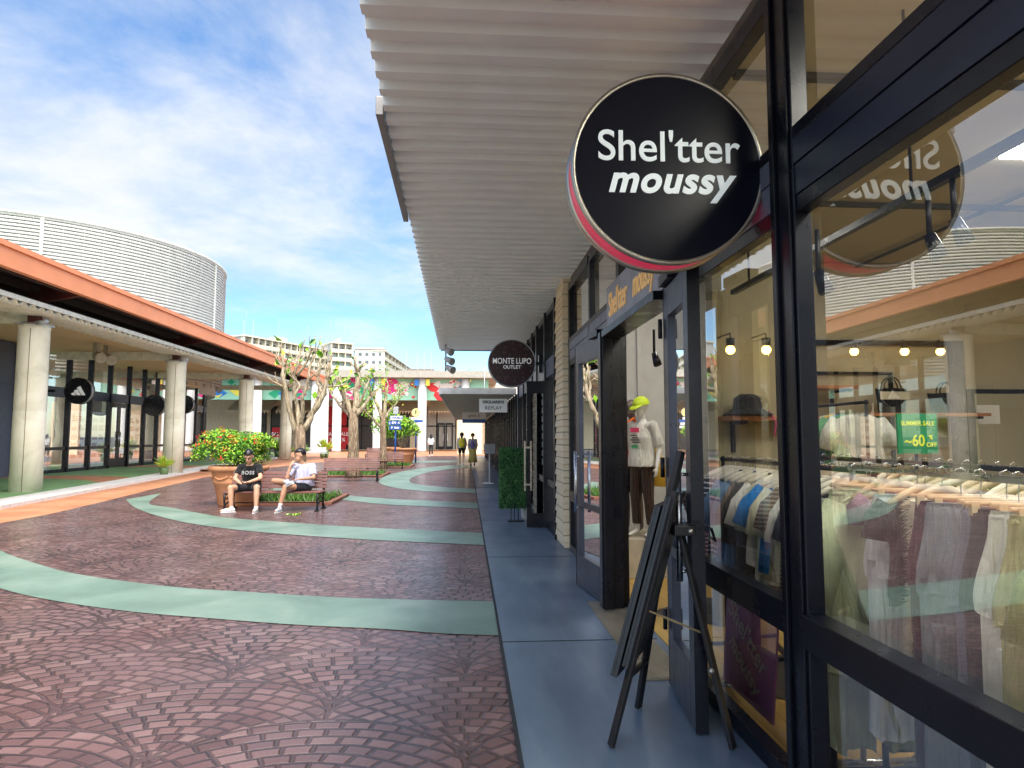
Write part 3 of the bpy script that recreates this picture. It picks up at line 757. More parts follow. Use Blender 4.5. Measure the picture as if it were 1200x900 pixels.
for y0 in (25.2, 27.3, 30, 31.6, 35):
    for z in (.54, .94, 1.34, 1.74, 2.14):
        for k in range(6): 
            mb.mi = random.randrange(3); mb.box(-17.3, -17.05, y0 + .05 + k * .17, y0 + .16 + k * .17, z, z + random.uniform(.1, .28))
mb.build('goods', [mat('goods_dark', (.05, .06, .08), .7), mat('goods_teal', (.08, .25, .22), .7), mat('goods_red', (.35, .06, .05), .7)], lb)
mb = MB(); mb.bar((-17.2, 29.0, 2.9), (-17.2, 29.5, 1.5), .16); mb.bar((-17.2, 29.5, 1.5), (-17.2, 29.0, .9), .16); mb.bar((-17.2, 29.9, 3.0), (-17.2, 30.3, 1.3), .16)
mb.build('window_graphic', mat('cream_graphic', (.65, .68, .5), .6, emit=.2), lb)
# rounded far end: slightly lower glazing that curves back
arc = [(-16.0, 37.2), (-15.9, 38.7), (-15.85, 40.2), (-15.95, 41.6), (-16.3, 42.8), (-16.9, 43.8), (-17.8, 44.5), (-19, 44.9)]
mb = MB()
for x, y in arc: mb.box(x - .07, x + .07, y - .07, y + .07, .07, 4.3)
mb.build('mullion', BLACK, lb)
for i in range(len(arc) - 1):
    (x0, y0), (x1, y1) = arc[i], arc[i + 1]
    for q, h_ in ((3.12, .35), (1.0, .1), (.14, .12)): mb = MB(); mb.bar((x0, y0, q), (x1, y1, q), .08, h_); mb.build('rail', BLACK, lb)
    mb = MB(); mb.quad((x0, y0, .2), (x1, y1, .2), (x1, y1, 4.3), (x0, y0, 4.3)); mb.build('glass_pane', GLASSD2, lb)
    mb = MB(); mb.prism([(x0, y0, 4.302), (x1, y1, 4.302), (x1 - .3, y1, 4.302), (x0 - .3, y0, 4.302)], (0, 0, .6)); mb.build('upper_wall', SOFPL2, lb) if False else mb.build('upper_wall', SIDING, lb)
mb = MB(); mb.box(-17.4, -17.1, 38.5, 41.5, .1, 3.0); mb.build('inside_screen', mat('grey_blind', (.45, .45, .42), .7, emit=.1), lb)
# plank soffit, roof, fascia
def xfa(y): return -10.02                      # roof edge runs straight
mb = MB(); mb.poly([(-11.9, -6, 4.83), (-16.9, -6, 4.83), (-16.9, 44, 4.83), (-16.2, 43, 4.83), (-15.5, 41, 4.83), (-11.9, 38.5, 4.83)][::-1]); mb.build('plank_soffit', SOFPL, lb)
mb = MB(); mb.box(-16.6, -16.2, -6, 24, 4.7, 5.5); mb.build('upper_wall', SIDING, lb)
mb = MB(); mb.prism([(-10.04, -6, 5.62), (-10.04, 47, 5.62), (-19, 47, 6.0), (-19, -6, 6.0)], (0, 0, .06)); mb.build('roof_sheet', GALV, lb)
mb = MB(); mb.prism([(-10.06, -6, 5.14), (-9.90, -6, 5.14), (-9.90, -6, 5.56), (-10.06, -6, 5.56)], (0, 53, 0)); mb.prism([(-10.1, -6, 5.562), (-9.84, -6, 5.562), (-9.84, -6, 5.68), (-10.1, -6, 5.68)], (0, 53, 0)); mb.build('fascia', ORANGE, lb)
mb = MB(); mb.box(-16.3, -10.07, -6, 47, 5.50, 5.58); mb.build('roof_deck', DARKST, lb)
mb = MB()
for x in (-10.7, -11.6, -12.6, -13.8): mb.box(x, x + .10, -6, 46.9, 5.30, 5.495)
mb.build('purlin', DARKST, lb)
# scalloped (corrugated) verandah strip over the columns
CORR = mat('corrugated_cream', (.78, .77, .68), .6)
mb = MB(); y = -6; prev = None
while y < 46:
    for f, h in ((0, 0), (.32, .12), (.5, .12), (.82, 0)):
        yy = y + f * .34
        top = [mb.bm.verts.new((x, yy, z + h)) for x, z in ((-10.62, 4.60), (-11.95, 4.70))]
        if prev: mb._f([prev[0], top[0], top[1], prev[1]])
        prev = top
    y += .34
mb.build('corrugated_strip', CORR, lb)
mb = MB(); mb.box(-10.66, -10.60, -6, 46, 4.715, 4.83); mb.build('edge_trim', mat('cream_trim', (.8, .8, .72), .5), lb)
COLS = [(-11.5, 1.0), (-11.5, 9.5)] + [(at(u, 500, y).x, y) for u, y in ((34, 18.3), (204, 26.9), (287.5, 35.4), (335, 44.0))]
for i, (x, y) in enumerate(COLS):
    c = thing('column', ['cream concrete column of the left arcade, just outside the picture on the left', 'cream concrete column of the left arcade standing left of the picture', 'nearest cream concrete column of the left arcade, at the far left of the picture', 'second cream column of the left arcade, with a small potted plant at its foot',
                         'third cream column of the left arcade, behind the flowering shrub', 'last cream column of the left arcade, just left of the big pruned tree'][i], 'column', (x, y, .07), 'cream columns of the left arcade')
    r = .375
    mb = MB(); mb.lathe([(r * .97, .0), (r * .97, 2.05), (r * .955, 2.06), (r * .955, 2.09), (r * .96, 2.1), (r * .95, 4.22), (r * .98, 4.24), (r * .98, 4.34)], (x, y, .07), 48); mb.build('shaft', COLM, c)
    mb = MB(); mb.box(x + .21, x + .235, y - r * .975 + .045, y - r * .975 + .075, .1, 4.2) if False else mb.tube([(x + .12, y - .352, .08), (x + .12, y - .348, 4.3)], .008, 4); mb.build('joint_line', mat('joint_brown', (.25, .20, .15), .9), c)
    mb = MB(); mb.box(x - .34, x + .34, y - .3, y + .3, 4.412, 4.46); mb.tube([(x + .3, y - .45, 4.42), (x + .62, y - .5, 4.46)], .05, 8); mb.build('cap_plate', GALV, c)
    mb = MB(); mb.box(x - .12, x + .12, y - .12, y + .12, 4.46, 5.30); mb.box(x - .2, x + .2, y - .16, y + .16, 4.461, 4.50)
    mb.prism([(x + .12, y - .06, 5.02), (-10.07, y - .06, 5.28), (-10.07, y - .06, 5.49), (x + .12, y - .06, 5.49)], (0, .12, 0)); mb.build('roof_bracket', MAROON, c)
    mb = MB(); mb.bar((x - .1, y, 4.62), (XL + .1, y, 4.62), .18, .30); mb.build('tie_beam', CREAMST, c)
# flood lights on the soffit
fl = thing('floodlight', 'pair of spotlights fixed under the plank soffit of the left arcade', 'spotlights', (-13.2, 25, 4.5))
for k in (0, .7): 
    mb = MB(); mb.tube([(-13.2, 24.6 + k, 4.35), (-12.95, 24.4 + k, 4.25)], [.16, .19], 14); mb.box(-13.3, -13.15, 24.5 + k, 24.7 + k, 4.3, 4.82); mb.build('lamp_head', mat('beige_lamp', (.4, .36, .27), .6), fl)
def txta(f, cx, y, cz, r, face):
    mb = MB(); mm = Matrix.Translation((cx, y, cz)) @ face
    for k, h in enumerate((.24, .46, .70)):       # three slanted bars growing to the right
        x0 = -.52 + k * .34; yb = -.33
        sl_ = .58
        pts = [(x0 + (1 if k else 0) * 0, yb), (x0 + .27, yb), (x0 + .27 - h * sl_, yb + h), (x0 - .0 - h * sl_ + .02, yb + h - .13)]
        mb.prism([mm @ Vector((px * r + .15 * r, py * r, 0)) for px, py in pts], (mm.to_3x3() @ Vector((0, 0, .006))))
    mb.build('emblem', BOLDW, f)
BLKF = mat('sign_face_black', (.01, .01, .012), .25)
sa = round_sign(26.1, at(91, 460, 26.1).x, 3.2, .5, 'black disc sign with three white slanted bars, by the nearest column of the left arcade', txta, GALV, BLKF, BLKF, .25)
mb = MB(); mb.bar((-16, 26.22, 3.2), (-15.5, 26.22, 3.2), .1); mb.build('bracket', BLACK, sa)
sa = round_sign(32.5, at(180, 473, 32.5).x, 2.95, .5, 'plain black disc sign left of the second cream column', lambda *a: None, GALV, BLKF, BLKF, .25)
sa = round_sign(36.9, -15.2, 3.2, .5, 'plain black disc sign on the rounded end of the left arcade', lambda *a: None, GALV, BLKF, BLKF, .25)

# ------------------------------------------------------------------ white louvred drum
drum = thing('louvred_drum', 'huge pale round louvred drum rising behind the orange roof edge on the left', 'round building', (-25.4, 41.4, 0))
DR = mat('louvre_white', (.56, .56, .53), .55, .1, var=.06, scale=2)
mb = MB(); mb.lathe([(9.55, 4.0), (9.55, 12.0)], (-25.4, 41.4, 0), 96)
m = M('drum_back', (.2, .2, .2), .7); m.color(m.ramp(m.noise(.8, 4), [(.3, (.5, .5, .47)), (.7, (.6, .6, .57))])); mb.build('inner_wall', m.m, drum)
mb = MB(); n = 120; z = 4.6
while z < 12.05:
    ring = []
    for k in range(n):
        a = 2 * PI * k / n
        ring.append([mb.bm.verts.new((-25.4 + q * math.cos(a), 41.4 + q * math.sin(a), z + h)) for q, h in ((9.98, 0), (9.93, .145), (9.86, .145), (9.91, 0))])
    for k in range(n):
        A, B = ring[k], ring[(k + 1) % n]
        for j in range(4): mb._f([A[j], B[j], B[(j + 1) % 4], A[(j + 1) % 4]], True)
    z += .17
mb.build('louvre', DR, drum)
mb = MB()
for k in range(72):
    a = 2 * PI * k / 72; ww = .14 if k % 12 == 0 else .02
    q = 10.0 if k % 12 == 0 else 9.94
    mm = Matrix.Rotation(a, 4, 'Z')
    mb.prism([Vector((-25.4, 41.4, 4.4)) + (mm @ Vector(p)) for p in ((q - .12, -ww / 2, 0), (q, -ww / 2, 0), (q, ww / 2, 0), (q - .12, ww / 2, 0))], (0, 0, 7.72))
mb.build('upright', mat('louvre_post', (.62, .62, .58), .5), drum)
mb = MB(); mb.lathe([(9.7, 12.0), (10.03, 12.02), (10.03, 12.14), (9.7, 12.14)], (-25.4, 41.4, 0), 120); mb.build('top_rim', mat('louvre_rim', (.6, .6, .57), .5), drum)

# ------------------------------------------------------------------ building across the end of the mall
FB = 72.0
fb = thing('end_building', 'long building closing the mall with mint green mural panels above cream awnings and white columns', 'building', (-14, FB, 0))
mb = MB(); mb.box(-42, 4.2, FB, FB + .3, 0, 7.0); mb.build('wall', CREAMW, fb)
mb = MB(); mb.box(-42, 3.1, FB - 9.0, FB + 2, 7.02, 7.15); mb.prism([(-42, FB - 9.05, 7.02), (3.1, FB - 9.05, 7.02), (2.5, FB - 9.05, 7.6), (-42, FB - 9.05, 7.6)], (0, .06, 0)); mb.prism([(-42, FB - 8.95, 7.61), (2.4, FB - 8.95, 7.61), (2.4, FB + 2, 7.2), (-42, FB + 2, 7.2)], (0, 0, .06)); mb.build('roof', mat('fabric_grey_roof', (.34, .33, .29), .7), fb)
MINT = mat('mural_mint', (.30, .62, .48), .7, var=.05)
MC = [mat('mural_pink', (.75, .03, .28), .7, var=0), mat('mural_red', (.70, .04, .05), .7, var=0), mat('mural_white', (.75, .75, .75), .7, var=0), mat('mural_green', (.02, .38, .2), .7, var=0), mat('mural_blue', (.03, .2, .62), .7, var=0), mat('mural_yellow', (.8, .7, .1), .7, var=0), mat('mural_dark', (.04, .10, .10), .7, var=0)]
YB = FB - 7.6
def px(u, v, Y=YB): return at(u, v, Y)
zt, zb = px(470, 444).z, px(470, 469).z
px_cols = [303, 371, 381, 396, 443, 495, 545]
xs = [at(u, 500, YB).x for u in px_cols]
edges = [-24.5] + [x for x in xs] + [xs[-1] + 2.5]
for i in range(len(edges) - 1):
    a, b = edges[i] + .25, edges[i + 1] - .25
    if b - a < .3: continue
    p = thing('mural_panel', ['mint green mural panel at the far left end behind the last arcade column', 'mint mural panel with bright green blocks behind the last arcade column', 'mint mural panel with green blocks behind the big pruned tree', 'narrow mint mural panel right of the big pruned tree',
              'mint mural panel with a magenta block above the middle trees', 'mint mural panel with white flowers and a magenta corner', 'mint mural panel with a red disc and white coral shapes', 'short mint mural panel at the right end under the roof corner'][i], 'mural panel', ((a + b) / 2, YB, zb), 'mural panels across the end building')
    mb = MB(); mb.box(a, b, YB, YB + .1, zb, zt); mb.build('panel', MINT, p)
    mb = MB(); random.seed(40 + i); yy = YB - .01
    def blob(cx, cz, r, mi, k=7, jag=.5):
        mb.mi = mi; mb.poly([(min(b - .02, max(a + .02, cx + r * (1 + random.uniform(-jag, jag)) * math.cos(2 * PI * q / k))), yy - random.uniform(0, .04), min(zt, max(zb, cz + r * .8 * (1 + random.uniform(-jag, jag)) * math.sin(2 * PI * q / k)))) for q in range(k)])
    w_ = b - a; h_ = zt - zb
    if i in (4, 5): blob(a + w_ * .25, zt - .6, 1.2, 0, 5, .2)
    if i in (5, 6): 
        for q in range(16): blob(a + w_ * random.uniform(.3, .7), zb + h_ * random.uniform(.3, .75), random.uniform(.18, .4), 2, 6)
    if i == 5:
        for q in range(7): blob(a + w_ * random.uniform(.5, .9), zb + h_ * random.uniform(.15, .8), .15, random.choice((6, 1, 0)))
    if i == 6:
        blob(a + .8, zt - .8, .6, 1, 10, .1); blob(a + 1.5, zb + .45, .9, 1, 6, .3)
        for q in range(26): blob(a + w_ * random.uniform(.25, .9), zb + h_ * random.uniform(.2, .9), random.uniform(.12, .3), random.choice((2, 2, 1)))
        blob(b - .4, zt - .6, .3, 4, 4, 0); blob(b - .35, zt - 1.3, .25, 5, 4, 0)
    if i in (0, 1, 2, 3, 4):
        for q in range(10): blob(a + w_ * random.uniform(.05, .95), zb + h_ * random.uniform(.1, .9), random.uniform(.3, .9), random.choice((3, 3, 3, 4, 0, 2, 5)), 4, .3)
    if len(mb.bm.faces): mb.build('mural', MC, p)
for i, (u, x) in enumerate(zip(px_cols, xs)):
    c = thing('column', ['white column behind the second arcade column, at the left end of the end building', 'left one of two white columns close together just right of the big pruned tree trunk', 'right one of two white columns close together just right of the big pruned tree trunk', 'white column standing beside the red shop window',
        'white column behind the middle trees and the blue signpost', 'broad white column right of the round yellow sign, before the far glass doors', 'white column under the right end of the far roof'][i], 'column', (x, YB - .6, 0), 'white columns of the end building')
    mb = MB(); mb.lathe([(.43, 0), (.43, .3), (.41, .32), (.41, 7.015)], (x, YB - .6, 0), 24); mb.build('shaft', WHITE, c)
    for s in (-1, 1):
        mb = MB(); mb.box(x + s * .52 - .18, x + s * .52 + .18, YB - 1.0, YB - .9, zt - .7, zt - .1) if i in (4, 5) else mb.box(x + s * .5 - .05, x + s * .5 + .05, YB - 1.0, YB - .9, zt - .3, zt - .1); mb.build('flag', MC[4] if s < 0 else MC[5], c)
# awnings, shopfronts and doors below
za = px(470, 470, FB - 2).z
for i in range(len(edges) - 1):
    a, b = edges[i] + .3, edges[i + 1] - .3
    if b - a < .3: continue
    mb = MB(); mb.prism([(a, FB - 3.2, za - 1.15), (b, FB - 3.2, za - 1.15), (b, FB, za + .1), (a, FB, za + .1)], (0, 0, .08))
    n = max(2, int((b - a) / .3)); dx = (b - a) / n
    for k in range(n): mb.prism([(a + k * dx, FB - 3.21, za - 1.15), (a + (k + .7) * dx, FB - 3.21, za - 1.15), (a + (k + .35) * dx, FB - 3.21, za - 1.42)], (0, .05, 0))
    mb.build('awning', mat('awning_cream', (.62, .52, .36), .7), fb)
DARKSHOP = mat('dark_shop', (.05, .045, .045), .3)
ft = za - 1.3
def glz(x0, x1, m, z1=None, nm='shop_window'):
    mb = MB(); mb.box(x0, x1, FB - .06, FB - .003, 0.1, z1 or ft + .8); return mb.build(nm, m, fb)
for u0, u1, m_ in ((318, 342, DARKSHOP), (300, 312, DARKSHOP), (350, 368, mat('dark_shop2', (.09, .08, .08), .3)), (384, 394, MC[1]), (399, 407, MC[1]), (408, 440, DARKSHOP), (449, 480, DARKSHOP), (500, 512, mat('pale_window', (.34, .34, .30), .3)), (512, 534, _mats['pale_window'])):
    w0 = glz(at(u0, 500, FB).x, at(u1, 500, FB).x, m_)
    xa, xb = at(u0, 500, FB).x, at(u1, 500, FB).x
    mb = MB(); nn = max(1, int((xb - xa) / 1.1))
    for k in range(nn + 1): xx = xa + (xb - xa) * k / nn; mb.box(xx - .05, xx + .05, FB - .12, FB - .061, .1, ft + .8)
    mb.box(xa, xb, FB - .11, FB - .062, 2.5, 2.62); mb.build('frame', BLACK, w0)
for u in (325, 389, 403):
    mb = MB(); xx = at(u, 500, FB).x; mb.box(xx - .5, xx + .5, FB - .16, FB - .125, .6, 2.4); o = mb.build('sale_poster', MC[1], fb)
    mb = MB(); mb.text('SALE', .5, tm((xx, FB - .17, 1.7)), .003, .01); mb.text('%', .5, tm((xx, FB - .17, 1.1)), .003, .01); mb.build('lettering', BOLDW, o)
for k in range(2):
    x0 = at(513 + k * 9.5, 500, FB).x; x1 = at(521.5 + k * 9.5, 500, FB).x
    mb = MB()
    for q in ((x0, x0 + .13, .1, 2.9), (x1 - .13, x1, .1, 2.9), (x0 + .131, x1 - .131, .1, .4), (x0 + .131, x1 - .131, 2.7, 2.9)): mb.box(q[0], q[1], FB - .2, FB - .13, q[2], q[3])
    d = mb.build('door', BLACK, fb)
    mb = MB(); mb.box(x1 - .2 if not k else x0 + .15, x1 - .15 if not k else x0 + .2, FB - .26, FB - .21, 1, 1.8); mb.build('handle', STEEL, d)
# link wall at the end on the right
mb = MB(); mb.box(at(536, 500, 56).x, 1.3, 56, 56.3, 0, 4.2); one('siding_pier', mb, SIDING, 'pale yellow boarded wall at the end of the walkway beyond the two women', 'wall pier')

# ------------------------------------------------------------------ apartment blocks on the skyline
APW = mat('apartment_cream', (.62, .58, .46), .8, var=.06, scale=.3)
APG = mat('apartment_grey', (.48, .47, .44), .8, var=.06, scale=.3)
APD = mat('apartment_window', (.10, .14, .16), .25)
APT = mat('apartment_teal', (.25, .42, .42), .4)
def apartment(label, A, B, z1, floors, bays, hf=3.15, depth=12, side=None):
    A, B = Vector((*A, 0)), Vector((*B, 0)); d = (B - A).normalized(); L = (B - A).length; n = Vector((d.y, -d.x, 0))
    if n.y > 0: n = -n
    t = thing('apartment_block', label, 'apartment block', tuple(A))
    def P(s, o, z): return A + d * s + n * o + Vector((0, 0, z))
    def blk(mb, s0, s1, o0, o1, z0, z1_): mb.prism([P(s0, o0, z0), P(s1, o0, z0), P(s1, o1, z0), P(s0, o1, z0)], (0, 0, z1_ - z0))
    mb = MB(); blk(mb, 0, L, -depth, -1.6, 0, z1); mb.build('wall', APG, t)
    mb = MB(); blk(mb, -.4, L + .4, -depth - .4, .3, z1, z1 + .5); blk(mb, L * .4, L * .5, -6, -2, z1 + .5, z1 + 2.2); mb.build('roof', APW, t)
    rs = random.Random(5)
    zf = z1 - hf
    bw = L / bays
    for f in range(floors):
        mb = MB(); blk(mb, 0, L, -1.58, .1, zf - .25, zf); blk(mb, 0, L, 0, .16, zf + .001, zf + 1.15); mb.build('balcony', APW, t)
        mb = MB()
        for k in range(bays):
            for q in (.1, .55): blk(mb, k * bw + bw * q, k * bw + bw * (q + .35), -1.599, -1.5, zf + .05, zf + 2.2)
        mb.build('window_row', APD if rs.random() < .7 else APT, t)
        zf -= hf
    mb = MB()
    for k in range(bays + 1): blk(mb, k * bw - .15, k * bw + .15, -1.57, .05, z1 - hf * floors, z1 - .01)
    mb.build('divider_wall', APW, t)
    if side:
        mb = MB(); e = A - d * .06; m2 = -n
        for f in range(floors):
            for s in (3, 7): 
                zz_ = z1 - hf * (f + 1) + 1.2
                mb.prism([e + m2 * s + Vector((0, 0, zz_)), e + m2 * (s + .9) + Vector((0, 0, zz_)), e + m2 * (s + .9) + Vector((0, 0, zz_ + .8)), e + m2 * s + Vector((0, 0, zz_ + .8))], -d * .05)
        mb.build('side_window', APD, t)
    mb = MB()
    for k in range(3): q = P(L * (.1 + .35 * k), -4, z1); mb.tube([q, q + Vector((0, 0, 9))], .045, 4)
    mb.build('antenna', mat('mast_grey', (.35, .37, .4), .6), t)
    return t
a1 = at(287, 392, 215); a2 = at(388, 402, 252)
apartment('long cream apartment block with open balconies on the skyline behind the orange roof', (a1.x, a1.y), (a2.x, a2.y), a1.z - .5, 9, 14)
a1 = at(389, 402, 246); a2 = at(413, 403, 250)
apartment('short white apartment wing with teal balconies joining the right end of the long block', (a1.x, a1.y), (a2.x, a2.y), a1.z, 9, 3)
b0 = at(416, 409, 262); b1 = at(451, 409, 262); b2 = at(481, 425, 330)
apartment('pale apartment block with receding balconies, second on the skyline right of the long block', (b1.x, b1.y), (b2.x, b2.y), b1.z - 1, 9, 8, side=False)
tt = thing('apartment_block', 'plain grey gable wall with small square windows beside the second skyline block', 'apartment block', (b0.x, b0.y, 0))
mb = MB(); mb.box(b0.x, b1.x - .5, 262, 276, 0, b0.z); mb.build('wall', APG, tt)
mb = MB(); mb.box(b0.x - .3, b1.x - .2, 261.7, 276, b0.z, b0.z + .6); mb.build('roof', APW, tt)
mb = MB()
for f in range(8):
    for k in range(4): mb.box(b0.x + 1.5 + k * 2.6, b0.x + 2.6 + k * 2.6, 261.93, 261.999, b0.z - 2.6 - f * 3.1, b0.z - 1.5 - f * 3.1)
mb.build('window', APD, tt)
lr = thing('low_block', 'low long grey flat roof far off, seen beside the apartment blocks above the mall roof', 'building', (-30, 150, 0))
mb = MB(); mb.box(at(478, 440, 190).x, at(508, 440, 190).x, 190, 200, 0, at(490, 432, 190).z); mb.build('wall', mat('brown_roof', (.25, .20, .18), .7), lr)
for k, (u, Y) in enumerate(((476, 120), (489, 130), (497, 124), (505, 135), (241 + 43, 120), (295, 118))):
    p = at(u, 440, Y); q = at(u, 412 if k < 4 else 375, Y)
    mb = MB(); mb.tube([(p.x, p.y, 0), (p.x, p.y, q.z)], [.07, .04], 6); tag(recentre(mb.build('mast', _mats['mast_grey'])), ['thin mast on the skyline, leftmost of the four right of the apartments', 'thin mast on the skyline, second of the four right of the apartments', 'thin mast on the skyline, third of the four right of the apartments', 'thin mast on the skyline, rightmost of the four', 'tall thin mast on the skyline nearest the round drum', 'thin mast above the left end of the long apartment block'][k], 'mast', 'thin masts on the skyline')
# ------------------------------------------------------------------ planting
def m_bark(name, a, b, sc_=7):
    m = M(name, a, .9); mp = m.nt.nodes.new('ShaderNodeMapping'); mp.inputs['Scale'].default_value = (3, 3, .6); m.nt.links.new(m.coord(), mp.inputs[0])
    n = m.noise(sc_, 7, k=mp.outputs[0], dist=.8); m.color(m.ramp(n, [(.3, sc(a, .4)), (.5, a), (.68, b)])); return m.bump(n, .9, .03).m
BARK = m_bark('pale_bark', (.36, .29, .19), (.58, .50, .37))
BARKD = m_bark('dark_bark', (.20, .14, .09), (.42, .33, .23))
def m_leaf(name, a, b):
    m = M(name, a, .45); n = m.noise(5, 3); m.color(m.ramp(n, [(.35, a), (.65, b)])); m.b.inputs['Transmission Weight'].default_value = 0
    m.b.inputs['Subsurface Weight'].default_value = .15; m.b.inputs['Subsurface Radius'].default_value = (.02, .03, .005); return m.m
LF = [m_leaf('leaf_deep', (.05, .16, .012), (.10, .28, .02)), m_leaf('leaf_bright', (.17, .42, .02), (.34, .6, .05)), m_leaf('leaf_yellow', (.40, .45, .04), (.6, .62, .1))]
FLW = [mat('flower_orange', (.8, .09, .02), .5), mat('flower_red', (.7, .03, .02), .5), mat('flower_cream', (.8, .5, .3), .5)]
GRASSM = m_leaf('grass_blade', (.04, .12, .015), (.10, .22, .03))
def curve(p, q, n, amp, rs):
    p, q = Vector(p), Vector(q); out = []
    off = Vector((rs.uniform(-1, 1), rs.uniform(-1, 1), rs.uniform(-.3, .3))) * amp
    for i in range(n + 1):
        t = i / n; out.append(p.lerp(q, t) + off * math.sin(PI * t) + Vector((rs.gauss(0, 1), rs.gauss(0, 1), 0)) * amp * .12 * (0 < i < n))
    return out
def pruned_tree(label, Y, u, vbase, vfork, tr, limbs, seed, nleaf, bark=BARK, tw=1.0, strands=9, leafy=0, cat='tree'):
    rs = random.Random(seed)
    base = Vector((at(u, vbase, Y).x, Y, 0)); fork = at(u, vfork, Y)
    t = thing('pruned_tree', label, cat, tuple(base), 'pruned trees down the middle of the mall')
    mb = MB()
    mb.tube([base - Vector((0, 0, .1)), base + Vector((0, 0, .25)), base.lerp(fork, .6), fork], [tr * 1.25, tr, tr * .8, tr * .75], 18, wob=.5)
    for k in range(strands):      # fluted, aerial-rooted trunk
        a = 2 * PI * k / strands + rs.uniform(-.3, .3); c = lambda f, r: base.lerp(fork, f) + Vector((math.cos(a + f * 1.1), math.sin(a + f * 1.1), 0)) * tr * r
        mb.tube([c(-.03, 1.35), c(.15, 1.0), c(.4, .82), c(.7, .72), c(1.03, .55)], [tr * rs.uniform(.26, .4), tr * .27, tr * .22, tr * .22, tr * .18], 8, wob=.5)
    mb.build('trunk', BARKD, t)
    mb = MB(); tips = []
    for (pts, r0) in limbs:
        P = [at(uu, vv, Y + dy) for uu, vv, dy in pts]
        L = []
        for i in range(len(P) - 1): L += curve(P[i], P[i + 1], 5, .05, rs)[:-1]
        L.append(P[-1]); n = len(L)
        mb.tube(L, [r0 * .8 * (1 - .55 * i / n) * (1 + .15 * rs.random()) for i in range(n)], 9, wob=.35)
        tips.append((L[-1], (L[-1] - L[-2]).normalized(), r0 * .45)); mid = L[int(n * .6)]; tips.append((mid, Vector((rs.uniform(-1, 1), rs.uniform(-1, 1), .6)).normalized(), r0 * .5))
        tips.append((L[int(n * .8)], Vector((rs.uniform(-1, 1), rs.uniform(-1, 1), .8)).normalized(), r0 * .4))
    tw_pts = []
    for p, d, r in tips:
        for k in range(rs.choice((1, 2, 3))):
            dd = (d + Vector((rs.gauss(0, .5), rs.gauss(0, .5), rs.uniform(0, .5)))).normalized(); L = rs.uniform(.2, .5) * tw
            c = curve(p, p + dd * L, 4, .04, rs); mb.tube(c, [r * .7, r * .6, r * .5, r * .42, r * .36], 7, wob=.3); tw_pts += c[2:]
    mb.build('limb', bark, t)
    mb = MB()
    random.seed(seed)
    for k in range(nleaf):
        p = rs.choice(tw_pts) + Vector((rs.gauss(0, .06), rs.gauss(0, .06), rs.gauss(0, .06)))
        s_ = rs.uniform(.12, .26) if not leafy else rs.uniform(.07, .14)
        mb.leaf(p, s_, (rs.gauss(0, 1), -1, rs.gauss(0, .8)), wid=.62, mi=rs.choice((0, 1, 1, 2)))
    for k in range(leafy):
        c = rs.choice(tw_pts) + Vector((rs.gauss(0, .22), rs.gauss(0, .25), rs.gauss(0, .28)))
        for q in range(6): mb.leaf(c + Vector((rs.gauss(0, .1), rs.gauss(0, .1), rs.gauss(0, .1))), rs.uniform(.06, .13), mi=rs.choice((0, 0, 1, 1, 2)))
    mb.build('foliage', LF, t)
    return t
pruned_tree('big pruned tree with bare pale limbs behind the bench with two seated men', 16.4, 352, 560, 500, .145,
    [([(346, 508, 0), (338, 478, -.1), (331, 440, -.2), (329, 414, -.2)], .075), ([(349, 504, 0), (347, 470, .2), (344, 440, .3), (352, 408, .3)], .07), ([(354, 504, 0), (366, 484, 0), (378, 462, -.1), (386, 425, -.1)], .10),
     ([(352, 500, 0), (354, 465, -.3), (362, 440, -.4), (369, 415, -.4)], .06), ([(378, 462, -.1), (372, 448, .2), (376, 420, .3)], .05), ([(340, 480, -.1), (334, 455, .1), (320, 447, .1)], .045), ([(345, 470, 0), (352, 452, 0), (336, 432, .1)], .045), ([(360, 490, 0), (374, 455, .4), (398, 452, .5)], .05), ([(349, 440, .3), (357, 428, .2), (364, 405, .1)], .045)], 11, 30)
pruned_tree('pruned tree with a rope-like braided trunk behind the second bench', 24.5, 414, 556, 482, .19,
    [([(412, 486, 0), (404, 465, -.1), (394, 440, -.3)], .13), ([(415, 484, 0), (417, 462, .1), (420, 440, .1), (417, 430, .1)], .15), ([(418, 486, 0), (430, 470, 0), (438, 462, .2)], .10), ([(410, 488, 0), (398, 475, .3), (388, 462, .4)], .08), ([(416, 480, 0), (428, 455, -.3), (436, 440, -.3)], .07), ([(402, 482, 0), (404, 460, -.4), (398, 445, -.5)], .06)], 23, 48, tw=1.2, strands=14)
pruned_tree('leafy young pruned tree behind the third bench, left of the blue signpost', 31, 449, 548, 486, .15,
    [([(447, 490, 0), (440, 470, 0), (432, 455, 0)], .10), ([(450, 488, 0), (452, 465, .2), (455, 452, .2)], .10), ([(452, 490, 0), (462, 475, 0), (468, 466, .1)], .08), ([(446, 500, 0), (434, 488, -.3), (426, 478, -.3)], .07)], 31, 120, tw=1.4, leafy=110)

